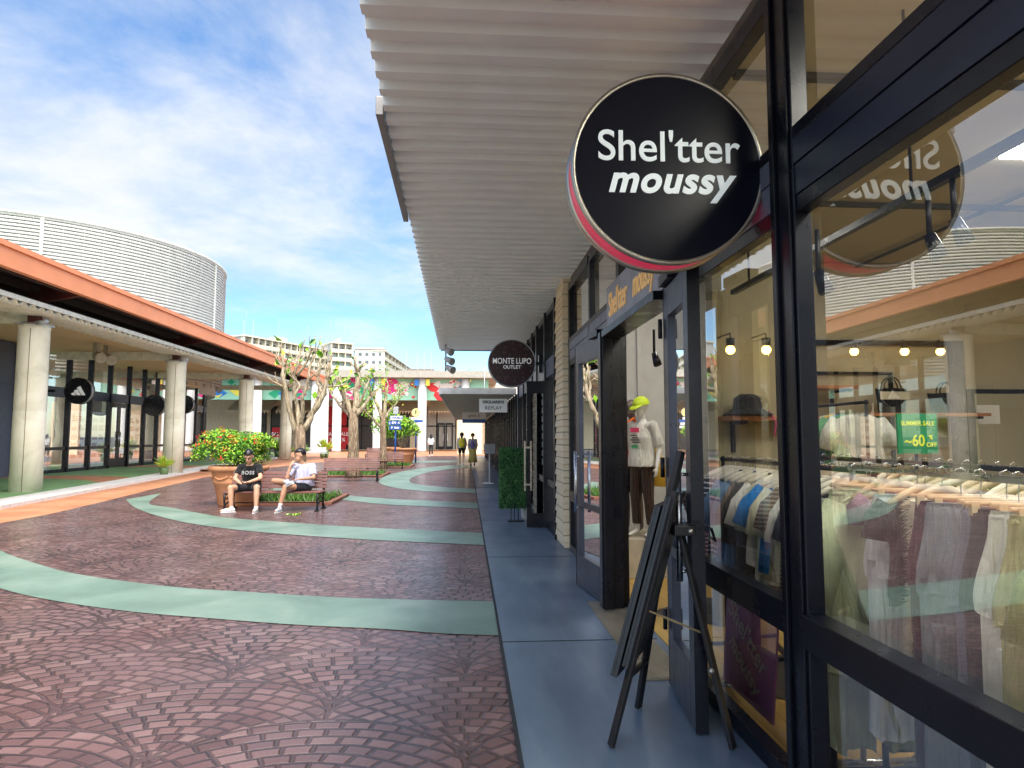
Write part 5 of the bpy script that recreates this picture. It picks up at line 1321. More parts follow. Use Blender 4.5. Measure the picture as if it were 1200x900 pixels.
Bl = [
 ('s', 'olive green short sleeved shirt at the right edge of the picture', OL, dict(L=.62, w_=.25, sl=.28, swing=.08)),
 ('t', 'khaki trousers below the olive shirt at the right edge', OL2, dict(w_=.19)),
 ('t', 'pale blue-white trousers between the olive shirt and the khaki pair', fabric('cloth_iceblue', (.62, .70, .72)), dict(w_=.17)),
 ('t', 'long khaki green trousers left of the pale pair', OL2, dict(w_=.2, L=1.12)),
 ('t', 'white cargo trousers with gathered waist', fabric('cloth_offwhite', (.74, .76, .70)), dict(w_=.2, pocket=True, L=1.1)),
 ('t', 'dark plum trousers between the white and the grey cargo pair', fabric('cloth_plum', (.06, .06, .075)), dict(w_=.17)),
 ('t', 'blue-grey trousers between the plum pair and the grey cargo pair', fabric('cloth_bluegrey', (.2, .21, .28)), dict(w_=.18)),
 ('t', 'grey cargo trousers with a big thigh pocket', fabric('cloth_greycargo', (.24, .26, .30)), dict(w_=.2, pocket=True, L=1.12)),
 ('t', 'maroon trousers beside the furry cream scarf', fabric('cloth_maroon', (.09, .03, .04)), dict(w_=.17)),
 ('f', 'long furry cream scarf hanging between dark clothes', fabric('cloth_fur', (.8, .72, .56)), {}),
 ('s', 'black sheer top over a white skirt left of the furry scarf', fabric('cloth_sheer', (.03, .03, .03)), dict(L=.42, w_=.15, sl=.12, swing=.02)),
 ('t', 'white pleated long skirt left of the furry scarf', fabric('cloth_whitesk', (.72, .74, .78)), dict(w_=.19, L=.95)),
 ('s', 'lilac pink sleeveless top beside the pale green jacket', fabric('cloth_lilac', (.32, .2, .27)), dict(L=.55, w_=.13, sl=.08, swing=.0)),
 ('s', 'pale green crinkled long jacket, leftmost in the big window', fabric('cloth_palegreen', (.60, .67, .45)), dict(L=.78, w_=.24, sl=.5, fold=.02, swing=.1, collar=True)),
 ('t', 'pale green crinkled trousers below the crinkled jacket', fabric('cloth_palegreen', (.60, .67, .45)), dict(w_=.2, L=1.1, fold=.016)),
 ('s', 'pale mint long shirt behind the pale green jacket in the big window', fabric('cloth_mint', (.50, .58, .46)), dict(L=.8, w_=.22, sl=.45))]
for i, (k, lb_, m_, kw) in enumerate(Bl):
    y = 1.62 + i * .088; rz = rs.uniform(-.3, -.02); x = 1.80 + rs.uniform(-.02, .02)
    hanger(x, y, RZB + .012, rz, HANGB, 'wooden hanger holding the ' + lb_.split(' between')[0].split(' beside')[0].split(' left')[0].split(' at the')[0].split(' with')[0].split(' below')[0].split(' over')[0].split(' behind')[0].split(',')[0], 'wooden hangers on the big window rack', clips=(k == 't'), sp=.15)
    if k == 's': shirt(lb_, x, y, RZB + .01, m_, 60 + i, rz=rz, cat='top', nm='blouse', **kw)
    elif k == 't': trousers(lb_, x, y, RZB + .01, m_, 60 + i, rz=rz, **kw)
    else:
        t = thing('furry_scarf', lb_, 'scarf', (x, y, RZB)); mb = MB(); c0 = Vector((x - .1, y - .02, RZB - .09)); random.seed(6)
        sheet = [c0 + Vector((.02 * math.sin(q * .9), 0, -q * .1)) for q in range(12)]
        mb.tube(sheet, [.04] * 12, 10, wob=.3)
        for q in range(5000):
            f = random.uniform(0, 10.99); j = int(f); p = sheet[j].lerp(sheet[j + 1], f - j); a = random.uniform(0, 6.28); d = Vector((math.cos(a), math.sin(a), random.uniform(-1.2, .1))); e = p + d * random.uniform(.055, .085)
            s_ = Vector((0, 0, .0022)); mb.poly([p + d * .03 - s_, p + d * .03 + s_, e])
        mb.build('fur', m_, t)
# a second rail of mostly empty hangers behind
rack('black clothes rack deeper in the shop hung with empty hangers', 2.30, 1.7, 4.4, 1.36)
for i in range(26):
    y = 1.85 + i * .092 + rs.uniform(-.02, .02)
    hanger(2.30, y, 1.372, rs.uniform(-.5, .5), (HANGB, HANGW)[i % 3 == 0], 'empty wooden hanger on the deeper rack' if i % 3 else 'empty pale hanger on the deeper rack', 'empty wooden hangers on the deeper rack' if i % 3 else 'empty pale hangers on the deeper rack')
cols2 = [('white', (.65, .65, .6)), ('sage green', (.15, .38, .2)), ('sky blue', (.15, .3, .5)), ('mustard yellow', (.7, .45, .04)), ('cream', (.62, .55, .4)), ('grey', (.2, .2, .22)), ('rust', (.4, .14, .06)), ('lemon', (.75, .65, .1))]
rack('clothes rack near the back wall below the wooden shelf, hung with colourful tops', 3.3, 5.3, 7.1, 1.78)
for i in range(16):
    nm_, c_ = cols2[i % 8]; y = 5.42 + i * .10
    shirt('%s top on the rack below the wooden shelf, %s half of the rail' % (nm_, ('near', 'far')[i >= 8]), 3.3, y, 1.785, fabric('cloth_far_' + nm_.replace(' ', '_'), c_), 90 + i, L=.6, sl=.25, rz=rs.uniform(-.2, .2), cat='top', nm='blouse')
rack('clothes rack on the right in the depth of the shop', 4.9, 3.0, 5.0, 1.5)
for i in range(12):
    nm_, c_ = (('tan', (.45, .3, .15)), ('dusty pink', (.5, .25, .22)), ('dark green', (.04, .1, .05)), ('pale blue', (.3, .4, .5)))[i % 4]; y = 3.1 + i * .15
    shirt('%s top on the rack in the depth of the shop, %s along it' % (nm_, ('near end', 'middle', 'far end')[i // 4]), 4.9, y, 1.505, fabric('cloth_deep_' + nm_.replace(' ', '_'), c_), 120 + i, L=.6, sl=.25, rz=rs.uniform(-.2, .2), cat='top', nm='blouse')

# shelf, vases, bags, hat, posters, bulbs
WSH = mat('shelf_wood', (.40, .17, .07), .5, var=.2)
def wall_shelf(label, x0, x1, y0, y1, z):
    t = thing('wall_shelf', label, 'shelf', ((x0 + x1) / 2, y1, z)); mb = MB(); mb.box(x0, x1, y0, y1, z, z + .035); mb.build('board', WSH, t, bevel=.004)
    for x in (x0 + .1, x1 - .1): mb = MB(); mb.box(x, x + .03, y0 + .03, y1, z - .03, z - .002); mb.box(x, x + .03, y1 - .03, y1, z - .25, z - .031); mb.build('bracket', BLACK, t)
    return t
wall_shelf('upper wooden shelf with two green glass vases in the shop', 3.32, 4.30, 7.0, 7.438, 2.02)
wall_shelf('long lower wooden shelf carrying the handbags in the shop', 4.45, 5.8, 7.0, 7.438, 1.72) 
VG = mat('vase_green', (.03, .09, .05), .15, var=.1)
one('glass_vase', MB().lathe([(.07, 0), (.10, .2), (.11, .34), (.10, .34), (.06, .03)], (3.5, 7.2, 2.056), 24), VG, 'taller dark green glass vase on the upper wooden shelf', 'vase')
one('glass_vase', MB().lathe([(.06, 0), (.08, .12), (.07, .22), (.085, .26), (.07, .26), (.05, .03)], (3.82, 7.2, 2.056), 24), VG, 'shorter dark green glass vase on the upper wooden shelf', 'vase')
def bag(label, x, y, z, m, w_=.26, h=.24, txt=False):
    t = thing('handbag', label, 'handbag', (x, y, z)); mb = MB(); rings = []
    for i in range(7):
        f = i / 6; ww = w_ * (.42 + .12 * f); rings.append([(x + ww * math.copysign(abs(math.cos(a)) ** .6, math.cos(a)), y + .09 * (1 - .5 * f) * math.sin(a), z + h * f + .01 * math.sin(3 * a) * f) for a in [2 * PI * k / 20 for k in range(20)]])
    ring_surf(mb, rings); mb.build('body', m, t)
    mb = MB()
    for o in (-.03, .03): mb.tube([(x + .1 * math.cos(a), y + o, z + h + .13 * math.sin(a)) for a in [PI * k / 10 for k in range(11)]], .008, 6)
    mb.build('handle', m, t)
    if txt: mb = MB(); mb.box(x - w_ * .5, x + w_ * .5, y - .07, y - .062, z + h * .55, z + h * .88); o = mb.build('band', mat('bag_cream', (.6, .55, .42), .7), t)
bag('black handbag with a cream band on the lower wooden shelf, left of two', 4.75, 7.15, 1.756, fabric('cloth_black', (0, 0, 0)), .34, .27, True)
bag('wide plain black handbag on the lower wooden shelf', 5.4, 7.15, 1.756, fabric('cloth_black', (0, 0, 0)), .42, .22)
wall_shelf('wooden shelf behind the narrow window with the black hat', 2.0, 2.68, 4.9, 5.199, 1.62)
t = thing('bucket_hat', 'black brimmed hat with a pink cord on the shelf behind the narrow window', 'hat', (2.16, 5.0, 1.66))
mb = MB(); mb.lathe([(.19, 0), (.185, .008), (.11, .05), (.10, .13), (.06, .16), (0, .165)], (2.16, 5.0, 1.66), 28); mb.build('crown', fabric('cloth_black', (0, 0, 0)), t)
mb = MB(); mb.tube([(2.28, 4.9, 1.69), (2.32, 4.86, 1.6), (2.3, 4.86, 1.5)], .005, 5); mb.build('cord', mat('pink_cord', (.7, .05, .2), .6), t)
t = thing('sale_sign', 'green SUMMER SALE ~60% OFF poster on a stand inside the big window', 'poster', (3.62, 5.1, .03))
mb = MB(); mb.box(3.43, 3.76, 5.10, 5.12, 1.36, 1.68); mb.build('board', mat('sale_green', (.02, .28, .13), .6, emit=.05, var=.04), t)
YL = mat('sale_yellow', (.75, .85, .05), .6, emit=.2, var=0)
mb = MB(); mb.text('SUMMER SALE', .052, tm((3.595, 5.096, 1.60)), .001, .0008, sx=.86); mb.text('~60', .125, tm((3.565, 5.096, 1.46)), .001, .0022, sx=.85); mb.text('%', .05, tm((3.70, 5.096, 1.49)), .001, .001); mb.text('OFF', .05, tm((3.705, 5.096, 1.43)), .001, .001); mb.build('lettering', YL, t)
mb = MB(); mb.tube([(3.595, 5.13, .04), (3.595, 5.13, 1.5)], .012, 8); mb.lathe([(.15, 0), (.15, .015), (0, .02)], (3.595, 5.13, .03), 20); mb.build('stand', IRON, t)
t = thing('notice_card', 'small white framed notice beside the mirror in the shop', 'notice', (5.95, 7.4, 1.7)); mb = MB(); mb.box(5.93, 6.2, 7.36, 7.38, 1.64, 1.86); mb.build('card', SW, t)
mb = MB(); mb.text('MOODY', .05, tm((6.065, 7.357, 1.80))); mb.text('COLLECTION', .035, tm((6.065, 7.357, 1.745))); mb.build('lettering', IRON, t) if False else mb.bm.free()
# flat teal and purple lettered sheet low behind the narrow window
def m_gradient():
    m = M('teal_purple_gradient', (.3, .3, .4), .35); x, y, z = m.xyz()
    m.color(m.ramp(((y - 3.2) * 1.2).clamp(), [(0, (.42, .16, .42)), (.45, (.30, .20, .45)), (.8, (.05, .38, .33))])); return m.m
t = thing('lettered_sheet', "teal and purple sheet lettered Shel'tter moussy low behind the narrow window", 'poster', (1.5, 3.7, .05))
mb = MB(); mb.prism([(1.53, 3.35, .06), (1.53, 4.0, .06), (1.58, 4.0, .66), (1.58, 3.35, .66)], (.012, 0, 0)); mb.build('sheet', m_gradient(), t)
tilt = Matrix.Translation((1.548, 3.68, .40)) @ FACE_MX @ Matrix.Rotation(R(-28), 4, 'Z') @ Matrix.Rotation(R(-4), 4, 'X')
mb = MB(); mb.text("Shel'tter", .15, tilt, .001, .001, .1); mb.text("moussy", .13, tilt @ Matrix.Translation((.05, -.15, 0)), .001, .003, .25); mb.build('lettering', SW, t)
t = thing('pipe_rail', 'low black pipe rail on the floor behind the narrow window', 'rail', (1.7, 3.3, .02))
mb = MB(); mb.tube([(1.62, 2.95, .03), (1.62, 2.95, .22), (1.66, 3.0, .26), (1.9, 4.2, .26)], .017, 10); mb.lathe([(.05, 0), (.05, .01), (.02, .02)], (1.62, 2.95, .02), 16); mb.build('pipe', IRON, t)
BULB = mat('bulb_glow', (1, .62, .14), .4, emit=12, var=0)
for k, (u, Y) in enumerate(((1001, 7.1), (1060, 7.1), (1102, 7.1), (856, 4.95), (898, 4.95))):
    p = at(u, 412 if k < 3 else 410, Y)
    t = thing('light_bulb', ['glowing bulb leftmost of three above the alcove', 'glowing bulb in the middle of three above the alcove', 'glowing bulb rightmost of three above the alcove', 'glowing bulb at left behind the narrow window', 'glowing bulb at right behind the narrow window'][k], 'light bulb', tuple(p), 'glowing bulbs in the shop')
    mb = MB(); mb.ball(p, .045 if k < 3 else .035, 16); mb.build('globe', BULB, t); mb = MB(); mb.lathe([(.03, .03), (.035, .09)], tuple(p), 12); mb.tube([(p.x, p.y, p.z + .08), (p.x, p.y, p.z + .13), (p.x, p.y + (.4 if k < 3 else .25), p.z + .13)], .006, 5); mb.build('socket', IRON, t)
def spot(label, x, y, z):
    t = thing('track_spotlight', label, 'spotlight', (x, y, z)); mb = MB(); mb.tube([(x, y, z + .22), (x, y, z)], .012, 8); mb.build('stem', IRON, t)
    mb = MB(); mb.tube([(x, y, z + .02), (x + .02, y - .03, z - .085)], [.024, .036], 14); mb.build('lamp_head', BLACK, t)
    mb = MB(); mb.tube([(x + .0204, y - .0305, z - .0865), (x + .0208, y - .031, z - .088)], .031, 14); mb.build('lens', IRON, t)
tr_ = thing('lighting_track', 'black lighting track running along the top inside the big window', 'lighting track', (2.05, 3, 2.62))
mb = MB(); mb.box(2.05, 2.09, 1.0, 5.0, 2.60, 2.635); mb.build('track', BLACK, tr_)
mb = MB()
for y in (1.2, 2.9, 4.7): mb.tube([(2.07, y, 2.63), (2.07, y, 3.53)], .008, 6)
mb.build('hanger_rod', BLACK, tr_)
spot('black spotlight on the track, right of a pair seen through the reflected sign', 2.07, ptx(1115, 190, 2.07).y, 2.40); spot('black spotlight on the track, left of a pair seen through the reflected sign', 2.07, ptx(1085, 190, 2.07).y, 2.38)
spot('small black spotlight high in the corner beside the thick mullion', 1.66, 3.0, 2.26); spot('small black spotlight at the top of the open doorway', 1.58, 5.5, 2.18)
smallpot('leafy green plant on a stool behind the narrow window', 897, 548, 4.4, 1.0, 1.05) if False else None

# ------------------------------------------------------------------ figures
SKIN = mat('skin', (.52, .30, .20), .5, var=.06, scale=9, trans=.1)
SKIN2 = mat('skin_tan', (.46, .25, .16), .5, var=.06, scale=9, trans=.1)
HAIR = mat('hair_black', (.008, .007, .008), .4, var=.3, scale=30)
def V(*a): return Vector(a)
def figure(name, label, cat, loc, J, skin, shirt_c=None, short_c=None, shoe_c=None, s=1.0, rz=0, sleeve=.55, leg_cover=.8, skirt=None, voxel=.011, face=True, hair=HAIR, gender=1, hairlen=0, shirtlen=.0, sock=None, bald=False, wide=1.0):
    """J: joints in local space. one continuous body, clothes as children"""
    t = thing(name, label, cat, loc, None, rz)
    g = gender
    hd, nk, ch, pv_ = J['head'], J['neck'], J['chest'], J['pelvis']
    fdir = J['face'].normalized(); hup = (hd - nk).normalized() if 'up' not in J else J['up'].normalized()
    side = hup.cross(fdir).normalized(); fdir = side.cross(hup).normalized()
    rot = Matrix((side, -fdir, hup)).transposed()   # local x side, -y face, z up
    across = (J['shR'] - J['shL']).normalized()
    mb = MB()
    tor = [pv_ + (pv_ - ch).normalized() * .06 * s, pv_, pv_.lerp(ch, .45), ch, nk.lerp(ch, .35), nk]
    tr2 = [(.12 * s, .09 * s), (.155 * s * g ** -.3, .11 * s), (.125 * s * g, .095 * s), (.155 * s * g, .105 * s), (.12 * s, .075 * s), (.05 * s, .05 * s)]
    mb.tube(tor, tr2, 20, ax=tuple(across))
    for sd_ in 'LR':
        sh, el, wr, hp, kn, an, to = (J[q + sd_] for q in ('sh', 'el', 'wr', 'hip', 'kn', 'an', 'toe'))
        mb.cap(ch.lerp(nk, .5), sh, .055 * s, .052 * s); mb.cap(sh, el, .052 * s * g, .041 * s * g); mb.cap(el, wr, .042 * s * g, .027 * s)
        mb.cap(hp, kn, .086 * s, .058 * s); mb.cap(kn, kn.lerp(an, .35), .056 * s, .058 * s); mb.cap(kn.lerp(an, .35), an, .058 * s, .036 * s)
        mb.cap(an - V(0, 0, .02), to, .034 * s, .024 * s)
        hdv = (J.get('hand' + sd_) or (wr - el)).normalized(); pn = J.get('palm' + sd_, V(1 if sd_ == 'L' else -1, 0, 0)); pn = (pn - hdv * pn.dot(hdv)).normalized(); bn = hdv.cross(pn)
        pal = wr + hdv * .05 * s; mb.ball(pal, (.036 * s, .016 * s, .046 * s), 12, rot=Matrix((bn, pn, hdv)).transposed())
        for k in range(4):
            b0 = pal + hdv * .032 * s + bn * (-.027 + .018 * k) * s; L_ = (.034, .040, .037, .028)[k] * s
            b1 = b0 + (hdv + pn * .25).normalized() * L_; b2 = b1 + (hdv * .6 + pn * .8).normalized() * L_ * .8
            mb.cap(b0, b1, .0088 * s, .008 * s, 8); mb.cap(b1, b2, .008 * s, .0066 * s, 8)
        b0 = pal - bn * .026 * s - hdv * .012 * s; b1 = b0 + (-bn * .8 + hdv * .6 + pn * .5).normalized() * .032 * s; b2 = b1 + (hdv + pn * .3).normalized() * .026 * s
        mb.cap(b0, b1, .011 * s, .0095 * s, 8); mb.cap(b1, b2, .0095 * s, .008 * s, 8)
    mb.cap(nk - hup * .04 * s, hd - hup * .06 * s, .053 * s, .048 * s)
    hs = 1.1; s0 = s
    H_ = lambda a, b, c: hd + side * a * s * hs + fdir * b * s * hs + hup * c * s * hs
    s = s * hs
    mb.ball(H_(0, -.01, .02), (.073 * s, .092 * s, .095 * s), 18, rot=rot)
    mb.ball(H_(0, .022, -.045), (.055 * s, .06 * s, .065 * s), 16, rot=rot); mb.ball(H_(0, .05, -.085), (.03 * s, .028 * s, .022 * s), 10, rot=rot)
    if face:
        mb.cap(H_(0, .082, .012), H_(0, .1, -.02), .009 * s, .014 * s, 8); mb.ball(H_(0, .075, -.052), (.022 * s, .012 * s, .009 * s), 10, rot=rot)
        for q in (-1, 1): mb.ball(H_(q * .076, -.005, -.008), (.01 * s, .018 * s, .028 * s), 10, rot=rot); mb.ball(H_(q * .03, .076, .032), (.022 * s, .01 * s, .007 * s), 8, rot=rot)
    s = s0; body = mb.build('body', skin, t, local=True, remesh=voxel * s, smooth=3); s = s0 * hs
    if face:
        mb = MB()
        for q in (-1, 1): mb.ball(H_(q * .03, .078, .012), (.011 * s, .006 * s, .005 * s), 8, rot=rot)
        mb.build('eye', HAIR, t, local=True)
        mb = MB(); mb.ball(H_(0, .084, -.054), (.02 * s, .006 * s, .004 * s), 8, rot=rot); mb.build('mouth', mat('lip', (.35, .10, .08), .5), t, local=True)
    if hair and not bald:
        mb = MB(); mb.ball((0, 0, 0), (.089 * s, .108 * s, .115 * s), 28)
        dl = [v for v in mb.bm.verts if (v.co.y < -.05 * s and v.co.z < .03 * s) or (v.co.z < -.03 * s - hairlen) or (abs(v.co.x) > .05 * s and v.co.y < -.005 * s and v.co.z < .03 * s)]
        bmesh.ops.delete(mb.bm, geom=dl, context='VERTS')
        for v in mb.bm.verts:
            v.co *= 1 + .06 * noise.noise(v.co * 40)
            v.co = rot @ v.co + H_(0, -.012, .028)
        if hairlen: mb.tube([H_(0, -.09, .02), H_(0, -.115, -.06), H_(0, -.11, -.06 - hairlen)], [(.06 * s, .03 * s), (.065 * s, .035 * s), (.03 * s, .02 * s)], 12, wob=.3, ax=tuple(side))
        bmesh.ops.solidify(mb.bm, geom=mb.bm.faces[:], thickness=.012 * s)
        mb.build('hair', hair, t, local=True)
    s = s0
    if shirt_c:
        mb = MB(); k = 1.0
        low = pv_ + (pv_ - ch).normalized() * (.02 + shirtlen) * s
        mb.tube([low, pv_.lerp(ch, .1), pv_.lerp(ch, .5), ch, ch.lerp(nk, .5), ch.lerp(nk, .85)], [(.19 * s * wide, .145 * s * wide), (.188 * s * wide, .142 * s * wide), (.175 * s * wide, .132 * s), (.19 * s, .13 * s), (.15 * s, .1 * s), (.07 * s, .066 * s)], 24, ax=tuple(across), wob=.06)
        for sd_ in 'LR':
            sh, el, wr = J['sh' + sd_], J['el' + sd_], J['wr' + sd_]
            mb.ball(sh, .064 * s, 12); mb.cap(ch.lerp(nk, .45), sh, .07 * s, .063 * s)
            if sleeve <= 1: mb.tube([sh, sh.lerp(el, sleeve)], [.063 * s, .064 * s * wide], 14)
            else: mb.tube([sh, el], [.062 * s, .054 * s], 14); mb.ball(el, .052 * s, 12); mb.tube([el, el.lerp(wr, sleeve - 1)], [.052 * s, .044 * s], 14)
        mb.build('tee_cloth', shirt_c, t, local=True, remesh=.010 * s, smooth=2)
    if short_c:
        mb = MB(); mb.tube([pv_ + (pv_ - ch).normalized() * .10 * s, pv_, pv_.lerp(ch, .2)], [(.13 * s, .115 * s), (.168 * s, .125 * s), (.15 * s, .115 * s)], 20, ax=tuple(across))
        for sd_ in 'LR':
            hp, kn, an = J['hip' + sd_], J['kn' + sd_], J['an' + sd_]; mb.ball(hp, .098 * s, 14)
            if leg_cover <= 1: mb.tube([hp, hp.lerp(kn, leg_cover)], [.098 * s, .082 * s], 16)
            else: mb.tube([hp, kn], [.096 * s, .072 * s], 16); mb.ball(kn, .07 * s, 12); mb.tube([kn, kn.lerp(an, leg_cover - 1)], [.07 * s, .062 * s], 14)
        mb.build('trouser_cloth' if leg_cover > 1 else 'shorts', short_c, t, local=True, remesh=.011 * s, smooth=2)
    if skirt:
        mb = MB(); c_ = (J['anL'] + J['anR']) / 2; mb.tube([pv_.lerp(ch, .35), pv_, pv_.lerp(c_, .5), pv_.lerp(c_, .88)], [(.13 * s, .11 * s), (.17 * s, .13 * s), (.20 * s, .18 * s), (.24 * s, .22 * s)], 24, wob=.25); mb.build('skirt', skirt, t, local=True)
    if shoe_c:
        for sd_ in 'LR':
            an, to = J['an' + sd_], J['toe' + sd_]; d = (to - an); hdg = V(d.x, d.y, 0).normalized() if abs(d.z) < .4 * d.length or d.z < 0 else d.normalized(); dn = J.get('sole' + sd_, V(0, 0, -1)).normalized()
            fw = (to - an - dn * (to - an).dot(dn)).normalized(); a0 = an + dn * .045 * s
            mb = MB(); mb.cap(a0 - fw * .035 * s, a0 + fw * .1 * s, .038 * s, .036 * s, 12); mb.cap(a0 + fw * .1 * s, a0 + fw * .17 * s + dn * .012 * s, .036 * s, .028 * s, 12); mb.cap(an - dn * .01 * s, an + dn * .03 * s, .042 * s, .044 * s, 12)
            sh_ = mb.build('shoe', shoe_c, t, local=True, remesh=.008 * s, smooth=2)
            mb = MB(); q = a0 + dn * .032 * s; sdv = fw.cross(dn); mb.prism([q - fw * .08 * s - sdv * .036 * s, q - fw * .08 * s + sdv * .036 * s, q + fw * .13 * s + sdv * .042 * s, q + fw * .2 * s + sdv * .022 * s, q + fw * .2 * s - sdv * .022 * s, q + fw * .13 * s - sdv * .042 * s], dn * .02 * s)
            mb.build('sole', WHITE, sh_, local=True, bevel=.004)
            if sock: mb = MB(); kn = J['kn' + sd_]; mb.tube([an, an.lerp(kn, .2)], [.037 * s, .042 * s], 14); mb.build('sock', WHITE, t, local=True)
    return t, H_, rot
NAVYC, BLKC, WHC = fabric('cloth_shorts_navy', (.015, .017, .03)), fabric('cloth_tee_black', (.012, .012, .014)), fabric('cloth_tee_lavender', (.46, .46, .62))
ox, oy = -4.36, 14.0
L_ = lambda x, y, z: V(x - ox, y - oy, z)
JA = dict(pelvis=L_(-4.36, 14.02, .49), chest=L_(-4.36, 13.90, .80), neck=L_(-4.36, 13.83, .95), head=L_(-4.355, 13.74, 1.085), face=V(.06, -1, -.62), up=V(0, -.45, 1),
          shL=L_(-4.545, 13.86, .885), shR=L_(-4.175, 13.86, .885), elL=L_(-4.61, 13.74, .65), elR=L_(-4.11, 13.74, .66), wrL=L_(-4.455, 13.58, .575), wrR=L_(-4.27, 13.57, .60),
          handL=V(.7, -.4, -.25), handR=V(-.75, -.35, -.1), palmL=V(0, .3, 1), palmR=V(0, -.1, 1),
          hipL=L_(-4.45, 13.98, .46), hipR=L_(-4.27, 13.98, .46), knL=L_(-4.63, 13.56, .485), knR=L_(-4.12, 13.55, .49), anL=L_(-4.60, 13.56, .10), anR=L_(-4.11, 13.50, .10), toeL=L_(-4.77, 13.47, .045), toeR=L_(-4.10, 13.32, .045))
pa, HA, ra = figure('person', 'man in a black T-shirt and dark shorts sitting hunched over a phone', 'person', (ox, oy, 0), JA, SKIN, BLKC, NAVYC, mat('shoe_white', (.68, .68, .7), .6), sleeve=.62, leg_cover=.72, g=1) if False else figure('person', 'man in a black T-shirt and dark shorts sitting hunched over a phone', 'person', (ox, oy, 0), JA, SKIN, BLKC, NAVYC, mat('shoe_white', (.68, .68, .7), .6), sleeve=.62, leg_cover=.72)
mb = MB()
for q in (-1, 1):
    c = HA(q * .032, .094, .010); mb.tube([c + (ra @ V(.024 * math.cos(a), 0, .018 * math.sin(a))) for a in [2 * PI * k / 12 for k in range(13)]], .0028, 5)
    mb.tube([HA(q * .055, .09, .012), HA(q * .078, .0, .012)], .0025, 5)
mb.tube([HA(-.01, .097, .012), HA(.01, .097, .012)], .0025, 5); mb.build('glasses', IRON, pa, local=True)
mb = MB(); mb.text('BOSS', .10, Matrix.Translation(V(0, -.262, .765)) @ Matrix.Rotation(R(-16), 4, 'X') @ FACE_CAM, .002, .002, space=1.15); mb.build('lettering', mat('print_grey', (.25, .25, .26), .5), pa, local=True)
t = thing('smartphone', 'dark smartphone held by the man in the black T-shirt', 'phone', (-4.355, 13.52, .585)); mb = MB(); mb.box(-.038, .038, -.004, .004, -.07, .07, rot=Matrix.Rotation(R(-60), 3, 'X')); mb.build('case', IRON, t, local=True, bevel=.003)
ox, oy = -3.34, 14.0
JB = dict(pelvis=L_(-3.32, 14.03, .49), chest=L_(-3.33, 14.05, .80), neck=L_(-3.36, 14.02, .955), head=L_(-3.41, 13.98, 1.10), face=V(-.85, -.5, .22), up=V(-.1, .05, 1),
          shL=L_(-3.50, 13.95, .895), shR=L_(-3.16, 14.08, .885), elL=L_(-3.60, 13.78, .66), elR=L_(-3.10, 13.90, .655), wrL=L_(-3.545, 13.80, .90), wrR=L_(-3.33, 13.70, .64),
          handL=V(.35, .3, .8), handR=V(-.9, -.3, -.1), palmL=V(.3, .8, 0), palmR=V(0, 0, -1),
          hipL=L_(-3.41, 13.98, .46), hipR=L_(-3.24, 14.0, .46), knL=L_(-3.83, 13.68, .61), knR=L_(-3.57, 13.55, .50), anL=L_(-3.52, 13.50, .60), anR=L_(-3.66, 13.52, .10), toeL=L_(-3.42, 13.42, .53), toeR=L_(-3.69, 13.34, .045), soleL=V(.35, -.1, -.9))
pb, HB, rb = figure('person', 'man in a pale lavender T-shirt sitting cross-legged on the first bench, hand at mouth', 'person', (ox, oy, 0), JB, SKIN2, WHC, NAVYC, mat('shoe_blue_white', (.55, .62, .75), .6), sleeve=.8, leg_cover=.6, sock=True, wide=1.1)
mb = MB()
for k in range(3): mb.tube([L_(-3.17 + .008 * k - .0, 13.80 - .0, .535) + V(.0, -.1 * 0, .0), L_(-3.35 - .03 * k, 13.64, .57 - .0)], .004, 4)
mb.bm.free()
# two women walking away, one far shopper each side
def walk(h=1.66, st=.22, face=V(0, 1, 0), arm=.12):
    k = h / 1.7
    J = dict(pelvis=V(0, 0, .93), chest=V(0, .02, 1.22), neck=V(0, .02, 1.42), head=V(0, .03, 1.56), face=face, shL=V(-.17, .01, 1.36), shR=V(.17, .01, 1.36), elL=V(-.22, -arm * .5, 1.10), elR=V(.22, arm * .3, 1.10),
             wrL=V(-.21, -arm * 1.2 + .05, .87), wrR=V(.20, arm * 1.3, .89), hipL=V(-.09, 0, .90), hipR=V(.09, 0, .90), knL=V(-.10, st * .55 + .05, .50), knR=V(.09, -st * .3 + .04, .48), anL=V(-.10, st * .9, .10), anR=V(.09, -st * 1.1, .14), toeL=V(-.10, st * .9 + .17, .05), toeR=V(.09, -st * 1.1 + .15, .05))
    return {a: (b * k if a not in ('face',) else b) for a, b in J.items()}
p = at(541, 540, 32.9)
pw, HW, rw = figure('person', 'woman in a white shirt and black shorts walking away with a yellow backpack', 'person', (p.x, 32.9, .02), walk(1.66, .26), SKIN, fabric('cloth_shirt_white', (.6, .6, .62)), BLKC, WHITE, s=.95, sleeve=1.5, leg_cover=.55, hairlen=.12, face=True, voxel=.014)
t = thing('backpack', 'yellow backpack worn by the woman in black shorts', 'backpack', (p.x, 32.7, 1.0)); mb = MB(); mb.ball((0, 0, .16), (.17, .1, .24), 18); mb.ball((0, -.08, .06), (.12, .06, .1), 14)
mb.build('sack', mat('pack_yellow', (.6, .5, .03), .7), t, local=True, remesh=.015, smooth=2)
mb = MB()
for q in (-1, 1): mb.tube([(q * .09, .1, .38), (q * .12, .2, .46), (q * .13, .32, .36), (q * .13, .3, .12), (q * .12, .12, .0)], .014, 6)
mb.build('strap', IRON, t, local=True)
p = at(554, 540, 32.0)
pw2, _, _ = figure('person', 'woman in a white top and long mustard skirt walking beside the yellow backpack', 'person', (p.x, 32.6, .02), walk(1.62, .16), SKIN, fabric('cloth_shirt_lilac', (.5, .45, .55)), None, IRON, s=.93, sleeve=1.4, skirt=fabric('cloth_skirt_mustard', (.48, .38, .12)), face=True, voxel=.014, hair=mat('hair_brown', (.12, .06, .03), .5))
